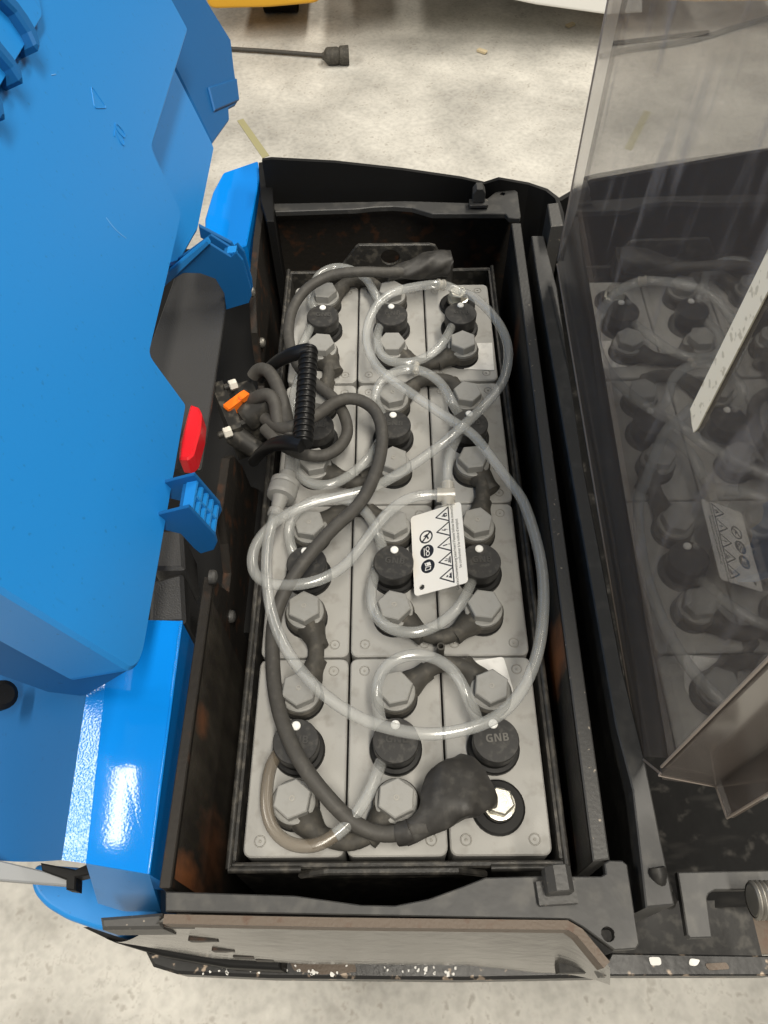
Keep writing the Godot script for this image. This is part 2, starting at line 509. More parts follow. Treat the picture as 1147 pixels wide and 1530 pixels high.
# ---------------------------------------------------------------- the printed card
func card_texture() -> ImageTexture:
	var w := 680
	var h := 424
	var im := Image.create(w, h, false, Image.FORMAT_RGB8)
	im.fill(Color(0.90, 0.89, 0.86))
	var ink := Color(0.13, 0.12, 0.12)
	var pale := Color(0.90, 0.89, 0.86)
	var P := func(u: float, v: float) -> Vector2: return Vector2(u * w, (1.0 - v) * h)
	var poly := func(pts: Array, c: Color) -> void:
		var q := PackedVector2Array(pts)
		var r := Rect2(q[0], Vector2.ZERO)
		for p in q: r = r.expand(p)
		for y in range(maxi(0, int(r.position.y)), mini(h, int(r.end.y) + 2)):
			for x in range(maxi(0, int(r.position.x)), mini(w, int(r.end.x) + 2)):
				if Geometry2D.is_point_in_polygon(Vector2(x + 0.5, y + 0.5), q): im.set_pixel(x, y, c)
	var line := func(a: Vector2, b: Vector2, t: float, c: Color) -> void:
		var r := Rect2(a, Vector2.ZERO).expand(b).grow(t)
		for y in range(maxi(0, int(r.position.y)), mini(h, int(r.end.y) + 1)):
			for x in range(maxi(0, int(r.position.x)), mini(w, int(r.end.x) + 1)):
				var p := Vector2(x + 0.5, y + 0.5)
				if p.distance_to(Geometry2D.get_closest_point_to_segment(p, a, b)) < t: im.set_pixel(x, y, c)
	for k in 5:
		var u: float = 0.044 + 0.189 * k
		var a: Vector2 = P.call(u, 0.25)
		var b: Vector2 = P.call(u + 0.178, 0.25)
		var c: Vector2 = P.call(u + 0.089, 0.50)
		for e in [[a, b], [b, c], [c, a]]: line.call(e[0], e[1], 5.0, ink)
		var m: Vector2 = (a + b + c) / 3
		if k == 2:
			line.call(m + Vector2(0, -26), m + Vector2(0, 4), 4.5, ink)
			line.call(m + Vector2(0, 20), m + Vector2(0, 21), 5.0, ink)
		elif k == 3:
			poly.call([m + Vector2(4, -30), m + Vector2(-10, 0), m + Vector2(1, 0), m + Vector2(-6, 28), m + Vector2(12, -8), m + Vector2(2, -8), m + Vector2(12, -30)], ink)
		elif k == 0:
			poly.call([m + Vector2(-26, 22), m + Vector2(-10, -6), m + Vector2(0, 10), m + Vector2(12, 4), m + Vector2(24, 22)], ink)
			poly.call([m + Vector2(-4, -24), m + Vector2(10, -12), m + Vector2(2, -4), m + Vector2(-8, -12)], ink)
		elif k == 1:
			line.call(m + Vector2(-26, 20), m + Vector2(24, 20), 4.0, ink)
			poly.call([m + Vector2(-22, 14), m + Vector2(-20, 2), m + Vector2(0, 6), m + Vector2(18, 10), m + Vector2(18, 15)], ink)
			line.call(m + Vector2(2, -22), m + Vector2(-4, -4), 3.5, ink)
			line.call(m + Vector2(14, -14), m + Vector2(8, 2), 3.0, ink)
		else:
			poly.call([m + Vector2(-14, 22), m + Vector2(-18, 4), m + Vector2(-2, -26), m + Vector2(4, -6), m + Vector2(12, -14), m + Vector2(18, 8), m + Vector2(10, 22)], ink)
			poly.call([m + Vector2(-4, 20), m + Vector2(-6, 8), m + Vector2(2, 0), m + Vector2(6, 16)], pale)
	for k in 3:
		var c: Vector2 = P.call(0.315 + 0.184 * k, 0.715)
		var ring := []
		for i in 40: ring.append(c + Vector2(cos(TAU * i / 40), sin(TAU * i / 40)) * 56)
		poly.call(ring, ink)
		if k == 0:
			poly.call([c + Vector2(-32, -26), c + Vector2(-3, -18), c + Vector2(-3, 28), c + Vector2(-32, 20)], pale)
			poly.call([c + Vector2(32, -26), c + Vector2(3, -18), c + Vector2(3, 28), c + Vector2(32, 20)], pale)
			poly.call([c + Vector2(-27, -19), c + Vector2(-8, -13), c + Vector2(-8, 20), c + Vector2(-27, 14)], ink)
			line.call(c + Vector2(10, -8), c + Vector2(26, -14), 2.5, ink)
		elif k == 1:
			for s in [-1, 1]:
				var e := []
				for i in 20: e.append(c + Vector2(s * 20 + cos(TAU * i / 20) * 21, 6 + sin(TAU * i / 20) * 16))
				poly.call(e, pale)
				e = []
				for i in 20: e.append(c + Vector2(s * 20 + cos(TAU * i / 20) * 14, 6 + sin(TAU * i / 20) * 10))
				poly.call(e, ink)
			line.call(c + Vector2(-30, -22), c + Vector2(30, -22), 3.0, pale)
		else:
			ring = []
			for i in 40: ring.append(c + Vector2(cos(TAU * i / 40), sin(TAU * i / 40)) * 44)
			poly.call(ring, pale)
			poly.call([c + Vector2(-26, 12), c + Vector2(-4, 4), c + Vector2(4, 14), c + Vector2(-20, 24)], ink)
			poly.call([c + Vector2(2, 4), c + Vector2(6, -24), c + Vector2(16, -10), c + Vector2(24, 6), c + Vector2(12, 18)], ink)
			line.call(c + Vector2(-36, -36), c + Vector2(36, 36), 6.5, ink)
	return ImageTexture.create_from_image(im)

# ---------------------------------------------------------------- the twelve cells
const PITCH := 0.07683
const ROW := 0.158
func cell_at(r: int, c: int) -> Vector3:
	return Vector3((c - 1) * PITCH + (0.0012 if r < 2 else 0.0), 0, (r - 1.5) * ROW + (-0.002 if r == 0 else 0.0))
func pole_at(r: int, c: int, s: int) -> Vector3:
	return cell_at(r, c) + Vector3(0, 0, s * 0.0425)

func make_cell() -> Node3D:
	var t := thing("battery_cell", "cell", "battery cell", Vector3.ZERO, "cells in the battery tray")
	var st := ns()
	var hx := PITCH / 2 - 0.0009
	var hz := ROW / 2 - 0.0009
	prism(st, rounded([Vector2(-hx, -hz), Vector2(hx, -hz), Vector2(hx, hz), Vector2(-hx, hz)], 0.007, 5), 0, 0.05, flat_at(0), 0.0011)
	part("cell_lid", st, M.cell_grey, t, true)
	# welded rings near the four corners
	for sx in [-1, 1]:
		for sz in [-1, 1]:
			st = ns()
			tube(st, circle_path(Vector3(sx * 0.0255, 0.0001, sz * 0.067), 0.0046, 16), 0.00055, 5, 0.002, false, 0.6, true)
			lathe(st, [Vector2(0.0012, 0), Vector2(0.0009, 0.0007), Vector2(0.0001, 0.0008)], Transform3D(Basis(), Vector3(sx * 0.0255, 0, sz * 0.067)), 8)
			part("weld_ring", st, M.cell_seam, t, true)
	# filling plug
	st = ns()
	lathe(st, [Vector2(0.0165, 0.013), Vector2(0.0176, 0.0138), Vector2(0.0178, 0.0244), Vector2(0.0172, 0.0254), Vector2(0.0001, 0.0258)], Transform3D(), 40)
	var cap := part("vent_cap", st, M.cap_black, t, true)
	st = ns()
	lathe(st, [Vector2(0.0208, 0), Vector2(0.0208, 0.004), Vector2(0.0198, 0.0052), Vector2(0.0168, 0.0056), Vector2(0.0162, 0.0135)], Transform3D(), 36)
	part("cap_base", st, M.cap_base, cap, true)
	st = ns()
	lathe(st, [Vector2(0.0036, 0.0250), Vector2(0.0036, 0.0266), Vector2(0.0028, 0.0274), Vector2(0.0001, 0.0276)], Transform3D(Basis(), Vector3(-0.0005, 0, -0.0118)), 18)
	part("level_indicator", st, M.white_dot, cap, true)
	words("cap_lettering", "GNB", 0.0085, 0.0006, M.cap_print, cap, Transform3D(Basis(Vector3(1, 0, 0), Vector3(0, 0, -1), Vector3(0, 1, 0)), Vector3(0.001, 0.0259, -0.001)))
	for s in [-1, 1]:
		st = ns()
		var hex := []
		for i in 6: hex.append(Vector2(cos(TAU * i / 6), sin(TAU * i / 6)) * 0.0146)
		prism(st, hex, -0.0265, -0.0165, Transform3D(Basis(Vector3(1, 0, 0), Vector3(0, 0, 1), Vector3(0, -1, 0)), Vector3.ZERO) * Transform3D(Basis(), Vector3(0, 0, 0)), 0.0009)
		var b := part("terminal_bolt", st, M.bolt_grey, t, true)
		b.position = Vector3(0, 0, s * 0.0425)
		st = ns()
		lathe(st, [Vector2(0.0022, 0.0264), Vector2(0.0022, 0.0269), Vector2(0.0012, 0.0270), Vector2(0.0009, 0.0262), Vector2(0.0001, 0.0261)], Transform3D(), 12)
		part("bolt_pip", st, M.cell_seam, b, true)
		st = ns()
		lathe(st, [Vector2(0.0148, 0.0125), Vector2(0.0162, 0.0130), Vector2(0.0162, 0.0162), Vector2(0.0150, 0.0170), Vector2(0.0100, 0.0170)], Transform3D(), 30)
		part("bolt_collar", st, M.bolt_grey, b, true)
		st = ns()
		lathe(st, [Vector2(0.0185, 0), Vector2(0.0185, 0.0022), Vector2(0.0178, 0.003), Vector2(0.0120, 0.003), Vector2(0.0120, 0.013)], Transform3D(), 30)
		part("pole_seal", st, M.cap_base, b, true)
	return t

func circle_path(c: Vector3, r: float, n := 16) -> Array:
	var out := []
	for i in n:
		out.append(c + Vector3(cos(TAU * i / n) * r, 0, sin(TAU * i / n) * r))
	return out

func metal_bolt(cell: Node3D, at: Vector3) -> void:
	var st := ns()
	var hex := []
	for i in 6: hex.append(Vector2(cos(TAU * i / 6 + 0.3), sin(TAU * i / 6 + 0.3)) * 0.0105)
	prism(st, hex, -0.022, -0.0125, Transform3D(flat_at(0).basis, at), 0.001)
	var b := part("metal_bolt", st, M.zinc, cell, true)
	st = ns()
	lathe(st, [Vector2(0.0115, 0.008), Vector2(0.0118, 0.0085), Vector2(0.0118, 0.0125), Vector2(0.009, 0.0132)], Transform3D(Basis(), at), 26)
	part("washer", st, M.zinc, b, true)
	st = ns()
	lathe(st, [Vector2(0.0205, 0), Vector2(0.0205, 0.003), Vector2(0.019, 0.004), Vector2(0.0125, 0.004), Vector2(0.0125, 0.009)], Transform3D(Basis(), at), 30)
	part("pole_seal", st, M.cap_base, b, true)

func build_cells() -> void:
	var names := [
		["grey battery cell in the far left tray corner, under the curl of black cable", "grey battery cell at the far end's middle, its black cap ringed by a hose", "grey battery cell in the far right tray corner with a zinc bolt and white sticker"],
		["grey battery cell mostly hidden under the black plug handle", "grey battery cell in the second row, between the plug handle and the hose crossing", "grey battery cell at the tray's right side below the hose crossing"],
		["grey battery cell at the left side crossed by thick black cable and hose coupling", "grey battery cell left of the white warning card, hole end of the card over it", "grey battery cell at the right side with its black cap against the card's printed edge"],
		["grey battery cell in the near left corner, brownish dirty hose looped round its bolt", "grey battery cell at the near end, middle of its row, two plain grey hexagon bolts", "grey battery cell in the near right corner with bright zinc bolt beside the black boot"]]
	var first := make_cell()
	for r in 4:
		for c in 3:
			var o: Node3D = first
			if r + c > 0:
				o = first.duplicate()
				o.name = numbered("battery_cell", self)
				add_child(o, true)
			o.position = cell_at(r, c)
			o.set_meta("label", names[r][c])
	for r in 4:
		for c in 3:
			var o: Node3D = get_node("battery_cell" if r + c == 0 else "battery_cell_%03d" % (r * 3 + c))
			var turn := 0
			for k in o.get_children():
				if k.name.begins_with("terminal_bolt"):
					k.rotation.y = rng.randf_range(0, TAU)
					if rng.randf() < 0.45: k.remove_child(k.get_node("bolt_pip"))
					turn += 1
				elif k.name.begins_with("vent_cap"):
					k.rotation.y = rng.randf_range(-0.12, 0.12)
	var far: Node3D = get_node("battery_cell_002")
	far.get_node("terminal_bolt").queue_free()
	far.remove_child(far.get_node("terminal_bolt"))
	metal_bolt(far, Vector3(0, 0, -0.040))
	var near: Node3D = get_node("battery_cell_011")
	near.remove_child(near.get_node("terminal_bolt_001"))
	metal_bolt(near, Vector3(0, 0, 0.0445))
	(near.get_node("vent_cap/cap_lettering") as MeshInstance3D).material_override = M.cap_print_worn
	# paper stickers half under the bolts
	var st := ns()
	prism(st, [Vector2(0.0871, -0.2165), Vector2(0.1134, -0.217), Vector2(0.1121, -0.1747), Vector2(0.0795, -0.1774)], 0, 0.0008, flat_at(0.001))
	part("sticker", st, M.sticker, far, false, "white square paper sticker under the grey bolt")
	st = ns()
	prism(st, rounded([Vector2(0.0601, 0.1635), Vector2(0.0921, 0.159), Vector2(0.0977, 0.1892), Vector2(0.0907, 0.205), Vector2(0.078, 0.2138), Vector2(0.0688, 0.1992)], 0.003), 0, 0.0008, flat_at(0.001))
	part("sticker", st, M.sticker, near, false, "white paper sticker beside the grey bolt")

# ---------------------------------------------------------------- cell connectors
func connector(a: Vector3, b: Vector3, mids: Array, label: String) -> void:
	var t := thing("cell_connector", label, "cable", (a + b) / 2, "short black cables between the battery poles")
	var y := Vector3(0, 0.0085, 0)
	var st := ns()
	tube(st, [a + y] + mids + [b + y], 0.0068, 12, 0.004)
	part("connector_cable", st, M.rubber, t)
	for e in [[a, mids[0]], [b, mids[mids.size() - 1]]]:
		st = ns()
		var p: Vector3 = e[0]
		lathe(st, [Vector2(0.0165, 0.003), Vector2(0.0178, 0.004), Vector2(0.0178, 0.0118), Vector2(0.0165, 0.0132), Vector2(0.009, 0.0132)], Transform3D(Basis(), p), 28)
		var d: Vector3 = (e[1] - p - y)
		d.y = 0
		d = d.normalized()
		tube(st, [p + y + d * 0.006, p + y + d * 0.016, p + y + d * 0.026, p + y + d * 0.034], func(u): return lerpf(0.0125, 0.0088, smoothstep(0.25, 0.8, u)), 14, 0.003, true, 0.75)
		part("end_boot", st, M.rubber, t)

func build_connectors() -> void:
	var h := 0.009
	var L := [
		[0, 0, -1, 0, 1, -1, [Vector3(-0.0496, 0.01, -0.3134), Vector3(-0.0258, 0.01, -0.314)], "short black cable joining the two bolts at the far end left of the cable boot"],
		[0, 1, 1, 0, 2, 1, [Vector3(0.0261, 0.009, -0.1788), Vector3(0.0515, 0.009, -0.1802)], "short black cable dipping between two bolts below the far hose ring"],
		[0, 0, 1, 1, 0, -1, [Vector3(-0.0694, 0.01, -0.185), Vector3(-0.067, 0.01, -0.161)], "short black cable running down behind the plug handle"],
		[1, 0, 1, 1, 1, 1, [Vector3(-0.0564, 0.008, -0.0283), Vector3(-0.0334, 0.008, -0.0198), Vector3(-0.0139, 0.008, -0.0308)], "short black cable right of the plug handle's lower end, under a hose bend"],
		[1, 1, -1, 1, 2, -1, [Vector3(0.0267, 0.01, -0.1492), Vector3(0.0468, 0.01, -0.1536), Vector3(0.0644, 0.01, -0.1493)], "short black arched cable between the second row's upper bolts"],
		[1, 2, 1, 2, 2, -1, [Vector3(0.0857, 0.01, -0.0243), Vector3(0.0855, 0.01, 0.0042)], "short black cable joining two bolts along the tray's right side"],
		[2, 0, -1, 2, 1, -1, [Vector3(-0.0519, 0.008, 0.0144), Vector3(-0.0234, 0.008, 0.0133)], "short black cable above the thick cable, left of the white card"],
		[2, 1, 1, 2, 2, 1, [Vector3(0.0167, 0.008, 0.1359), Vector3(0.0404, 0.008, 0.1443), Vector3(0.0615, 0.008, 0.134)], "short black cable sagging below the white card's lower edge"],
		[2, 0, 1, 3, 0, -1, [Vector3(-0.0679, 0.01, 0.1433), Vector3(-0.0663, 0.01, 0.1664)], "short black cable down the left side between two large grey bolts"],
		[3, 1, -1, 3, 2, -1, [Vector3(0.0233, 0.01, 0.1768), Vector3(0.0403, 0.01, 0.1688), Vector3(0.0621, 0.01, 0.1744)], "short black arched cable inside the nearest hose bend"],
		[3, 0, 1, 3, 1, 1, [Vector3(-0.0609, 0.008, 0.2987), Vector3(-0.0359, 0.008, 0.3064), Vector3(-0.0162, 0.008, 0.2981)], "short black cable at the near edge behind the dirty hose"]]
	for k in L:
		connector(pole_at(k[0], k[1], k[2]), pole_at(k[3], k[4], k[5]), k[6], k[7])

# ---------------------------------------------------------------- hoses and long cables
func hose(pts: Array, label: String, m: Material = M.hose, r := 0.0048) -> Node3D:
	var t := thing("filling_hose", label, "hose", pts[0], "clear filling hoses on the battery")
	var st := ns()
	tube(st, pts, r, 16, 0.004, false)
	part("hose_tube", st, m, t)
	return t

func sleeve(t: Node3D, a: Vector3, b: Vector3, r: float, m: Material, called := "hose_fitting") -> void:
	var st := ns()
	var L := a.distance_to(b)
	lathe(st, [Vector2(r * 0.75, 0), Vector2(r, L * 0.08), Vector2(r, L * 0.3), Vector2(r * 0.85, L * 0.36), Vector2(r * 0.85, L * 0.62), Vector2(r, L * 0.7), Vector2(r, L * 0.92), Vector2(r * 0.75, L)], along(a, b), 20)
	part(called, st, m, t)

func build_hoses() -> void:
	var t := hose([Vector3(0.0803, 0.034, -0.2626), Vector3(0.0638, 0.04, -0.2671), Vector3(0.0456, 0.045, -0.2637), Vector3(0.0091, 0.045, -0.2547), Vector3(-0.0116, 0.045, -0.2368), Vector3(-0.023, 0.045, -0.2075), Vector3(-0.0256, 0.045, -0.1791), Vector3(-0.0206, 0.045, -0.1536), Vector3(-0.0076, 0.045, -0.1296), Vector3(0.0143, 0.045, -0.1072), Vector3(0.0387, 0.045, -0.0838), Vector3(0.0605, 0.045, -0.0636), Vector3(0.0774, 0.045, -0.0475), Vector3(0.0928, 0.045, -0.019), Vector3(0.1074, 0.045, 0.0104), Vector3(0.1159, 0.045, 0.0276), Vector3(0.122, 0.045, 0.059), Vector3(0.125, 0.045, 0.0928), Vector3(0.1235, 0.045, 0.1246), Vector3(0.1171, 0.045, 0.1605), Vector3(0.107, 0.045, 0.1887), Vector3(0.0916, 0.045, 0.2128), Vector3(0.0726, 0.045, 0.2282), Vector3(0.0495, 0.045, 0.2361), Vector3(0.0245, 0.045, 0.2389), Vector3(-0.0003, 0.045, 0.2351), Vector3(-0.0254, 0.045, 0.2267), Vector3(-0.0512, 0.045, 0.2102), Vector3(-0.073, 0.045, 0.1883), Vector3(-0.09, 0.045, 0.1626), Vector3(-0.1014, 0.045, 0.1338), Vector3(-0.1073, 0.045, 0.1024), Vector3(-0.1089, 0.045, 0.0759), Vector3(-0.1072, 0.045, 0.0532), Vector3(-0.1058, 0.04, 0.0343)], "long clear hose looping down the right side to the grey coupling")
	sleeve(t, Vector3(0.0607, 0.041, -0.2671), Vector3(0.0516, 0.044, -0.2648), 0.0062, M.fitting_clear)
	# quick coupling
	var st := ns()
	var a: Vector3 = Vector3(-0.1066, 0.037, 0.0373)
	var b: Vector3 = Vector3(-0.0976, 0.037, -0.0106)
	var L := a.distance_to(b)
	lathe(st, [Vector2(0.0055, 0), Vector2(0.0072, 0.001), Vector2(0.0072, L * 0.14), Vector2(0.0058, L * 0.17), Vector2(0.0066, L * 0.3), Vector2(0.0078, L * 0.42), Vector2(0.0128, L * 0.44), Vector2(0.0136, L * 0.5), Vector2(0.0136, L * 0.66), Vector2(0.0128, L * 0.7), Vector2(0.0136, L * 0.74), Vector2(0.0136, L * 0.8), Vector2(0.0085, L * 0.86), Vector2(0.0075, L)], along(a, b), 28)
	var q := thing("hose_coupling", "dusty grey push-fit coupling at the tray's left edge joining two hoses", "hose coupling", (a + b) / 2)
	part("coupling_body", st, M.bolt_grey, q)
	hose([Vector3(-0.0981, 0.034, -0.0113), Vector3(-0.0972, 0.034, -0.0271), Vector3(-0.0987, 0.034, -0.0601), Vector3(-0.0982, 0.034, -0.0946), Vector3(-0.0983, 0.034, -0.1172), Vector3(-0.0934, 0.03, -0.1442), Vector3(-0.0865, 0.025, -0.1635)], "clear hose running from the grey coupling up behind the plug handle")
	t = hose([Vector3(0.08, 0.036, -0.2602), Vector3(0.0885, 0.042, -0.2485), Vector3(0.105, 0.042, -0.2254), Vector3(0.1176, 0.042, -0.196), Vector3(0.1218, 0.042, -0.1649), Vector3(0.1166, 0.042, -0.1317), Vector3(0.105, 0.042, -0.1063), Vector3(0.0844, 0.042, -0.0794), Vector3(0.064, 0.05, -0.051), Vector3(0.044, 0.042, -0.0367), Vector3(0.0188, 0.042, -0.0149), Vector3(-0.0031, 0.042, 0.001), Vector3(-0.0221, 0.042, 0.012), Vector3(-0.0464, 0.042, 0.019), Vector3(-0.0704, 0.042, 0.026), Vector3(-0.0904, 0.042, 0.0352), Vector3(-0.1084, 0.042, 0.0506), Vector3(-0.1193, 0.042, 0.0685), Vector3(-0.1218, 0.042, 0.086), Vector3(-0.117, 0.042, 0.1005), Vector3(-0.105, 0.042, 0.1085), Vector3(-0.0851, 0.042, 0.11), Vector3(-0.0633, 0.042, 0.1058), Vector3(-0.0438, 0.042, 0.0938), Vector3(-0.0303, 0.042, 0.0767), Vector3(-0.0183, 0.042, 0.0576), Vector3(-0.0058, 0.042, 0.0394), Vector3(0.01, 0.042, 0.0252), Vector3(0.0258, 0.042, 0.0195), Vector3(0.0434, 0.042, 0.0191)], "clear hose from the far right crossing over to the leftmost bend")
	# the tee by the card
	st = ns()
	var c: Vector3 = Vector3(0.0501, 0.042, 0.0192)
	tube(st, [c - Vector3(0.010, 0, 0), c, c + Vector3(0.006, 0, 0)], 0.0068, 14, 0.003)
	tube(st, [c - Vector3(0, 0, 0.012), c, c + Vector3(0, -0.003, 0.010)], 0.0062, 14, 0.003)
	part("hose_fitting", st, M.fitting_clear, t, false, "clear yellowed tee piece above the white card")
	hose([Vector3(0.0503, 0.042, 0.0155), Vector3(0.0508, 0.036, -0.0025), Vector3(0.0524, 0.036, -0.0212), Vector3(0.0584, 0.03, -0.0453), Vector3(0.0684, 0.02, -0.0727), Vector3(0.0747, 0.016, -0.0838)], "short clear hose rising from the yellowed tee to a black cap")
	hose([Vector3(-0.0812, 0.016, -0.2509), Vector3(-0.0877, 0.018, -0.2314), Vector3(-0.0962, 0.02, -0.2), Vector3(-0.0995, 0.02, -0.1817)], "short clear hose end left of the far left black cap")
	hose([Vector3(-0.0831, 0.014, -0.2554), Vector3(-0.0908, 0.02, -0.2678), Vector3(-0.0895, 0.026, -0.2846), Vector3(-0.0813, 0.026, -0.3089), Vector3(-0.0637, 0.026, -0.3204), Vector3(-0.0448, 0.026, -0.315), Vector3(-0.0282, 0.026, -0.2992), Vector3(-0.0173, 0.026, -0.2724), Vector3(-0.0114, 0.018, -0.2636)], "clear hose arching over the far left bolt between two black caps")
	hose([Vector3(-0.007, 0.012, -0.2491), Vector3(-0.0122, 0.018, -0.2263), Vector3(-0.0148, 0.03, -0.1947), Vector3(-0.0112, 0.03, -0.1735), Vector3(0.0007, 0.03, -0.1614), Vector3(0.0225, 0.03, -0.1599), Vector3(0.0425, 0.03, -0.1712), Vector3(0.0577, 0.03, -0.192), Vector3(0.068, 0.018, -0.2265), Vector3(0.0732, 0.012, -0.2471)], "clear hose sagging between the middle and right black caps at the far end")
	t = hose([Vector3(-0.0069, 0.012, -0.096), Vector3(-0.0122, 0.02, -0.1035), Vector3(-0.0166, 0.034, -0.1072), Vector3(-0.0119, 0.034, -0.1264), Vector3(0.0006, 0.034, -0.1401), Vector3(0.02, 0.034, -0.1464), Vector3(0.0391, 0.034, -0.1383), Vector3(0.0527, 0.034, -0.1213), Vector3(0.0604, 0.034, -0.0993), Vector3(0.0664, 0.022, -0.0974), Vector3(0.0727, 0.014, -0.0926)], "clear hose arched over the second row's middle bolt")
	sleeve(t, Vector3(0.0253, 0.036, -0.1395), Vector3(0.0264, 0.034, -0.1539), 0.0035, M.fitting_clear, "side_nipple")
	hose([Vector3(-0.0894, 0.014, -0.0661), Vector3(-0.0938, 0.02, -0.0395), Vector3(-0.0893, 0.026, -0.0179), Vector3(-0.076, 0.026, -0.0066), Vector3(-0.0582, 0.026, -0.0055), Vector3(-0.0408, 0.026, -0.0162), Vector3(-0.0256, 0.026, -0.0328), Vector3(-0.0155, 0.02, -0.0547), Vector3(-0.0063, 0.014, -0.0801)], "clear hose bend below the plug handle, round a grey bolt")
	hose([Vector3(-0.0876, 0.012, 0.069), Vector3(-0.0935, 0.02, 0.0554), Vector3(-0.0942, 0.03, 0.0459), Vector3(-0.0897, 0.03, 0.03), Vector3(-0.0769, 0.03, 0.0169), Vector3(-0.0548, 0.03, 0.0127), Vector3(-0.0348, 0.03, 0.0191), Vector3(-0.0224, 0.03, 0.0326), Vector3(-0.0145, 0.03, 0.0501), Vector3(-0.0105, 0.02, 0.0588), Vector3(-0.0059, 0.012, 0.0688)], "clear hose arching over the third row's left bolt under the thick black cable")
	hose([Vector3(-0.0131, 0.012, 0.0729), Vector3(-0.0177, 0.018, 0.0899), Vector3(-0.0196, 0.026, 0.1152), Vector3(-0.0156, 0.026, 0.1317), Vector3(-0.0022, 0.026, 0.1442), Vector3(0.0172, 0.026, 0.1475), Vector3(0.037, 0.026, 0.1404), Vector3(0.0541, 0.026, 0.1251), Vector3(0.0642, 0.02, 0.1054), Vector3(0.0707, 0.012, 0.0878)], "clear hose sagging under the card between two black caps")
	hose([Vector3(-0.0904, 0.012, 0.2403), Vector3(-0.095, 0.018, 0.2513), Vector3(-0.0963, 0.024, 0.2688), Vector3(-0.0953, 0.024, 0.2864), Vector3(-0.0888, 0.024, 0.3013), Vector3(-0.0751, 0.024, 0.3109), Vector3(-0.0573, 0.024, 0.3115), Vector3(-0.0446, 0.024, 0.3048)], "brownish dirty hose looped round the near left grey bolt", M.hose_dirty)
	hose([Vector3(-0.0446, 0.024, 0.3048), Vector3(-0.0351, 0.024, 0.2971), Vector3(-0.0241, 0.024, 0.2823), Vector3(-0.0159, 0.022, 0.265), Vector3(-0.0115, 0.014, 0.2504)], "clear hose rising from the dirty loop to the near middle black cap")
	hose([Vector3(-0.0099, 0.014, 0.2281), Vector3(-0.0129, 0.022, 0.2141), Vector3(-0.0147, 0.034, 0.2011), Vector3(-0.011, 0.034, 0.1856), Vector3(-0.0002, 0.034, 0.175), Vector3(0.0171, 0.034, 0.1706), Vector3(0.0341, 0.034, 0.1748), Vector3(0.0474, 0.034, 0.1863), Vector3(0.0549, 0.034, 0.2019), Vector3(0.0616, 0.024, 0.214), Vector3(0.0669, 0.014, 0.2256)], "clear hose arched over the near row's middle bolt, a glint along its right leg")
	# bare stub between two cells
	st = ns()
	var s: Vector3 = Vector3(0.0384, 0, 0.1573)
	lathe(st, [Vector2(0.0034, 0), Vector2(0.0034, 0.020), Vector2(0.0022, 0.0202), Vector2(0.0022, 0.004)], Transform3D(Basis(), s), 16)
	var stub := part("tube_stub", st, M.rubber)
	tag(stub, "tiny dark open tube standing between two cells near the nearest hose bend", "tube")

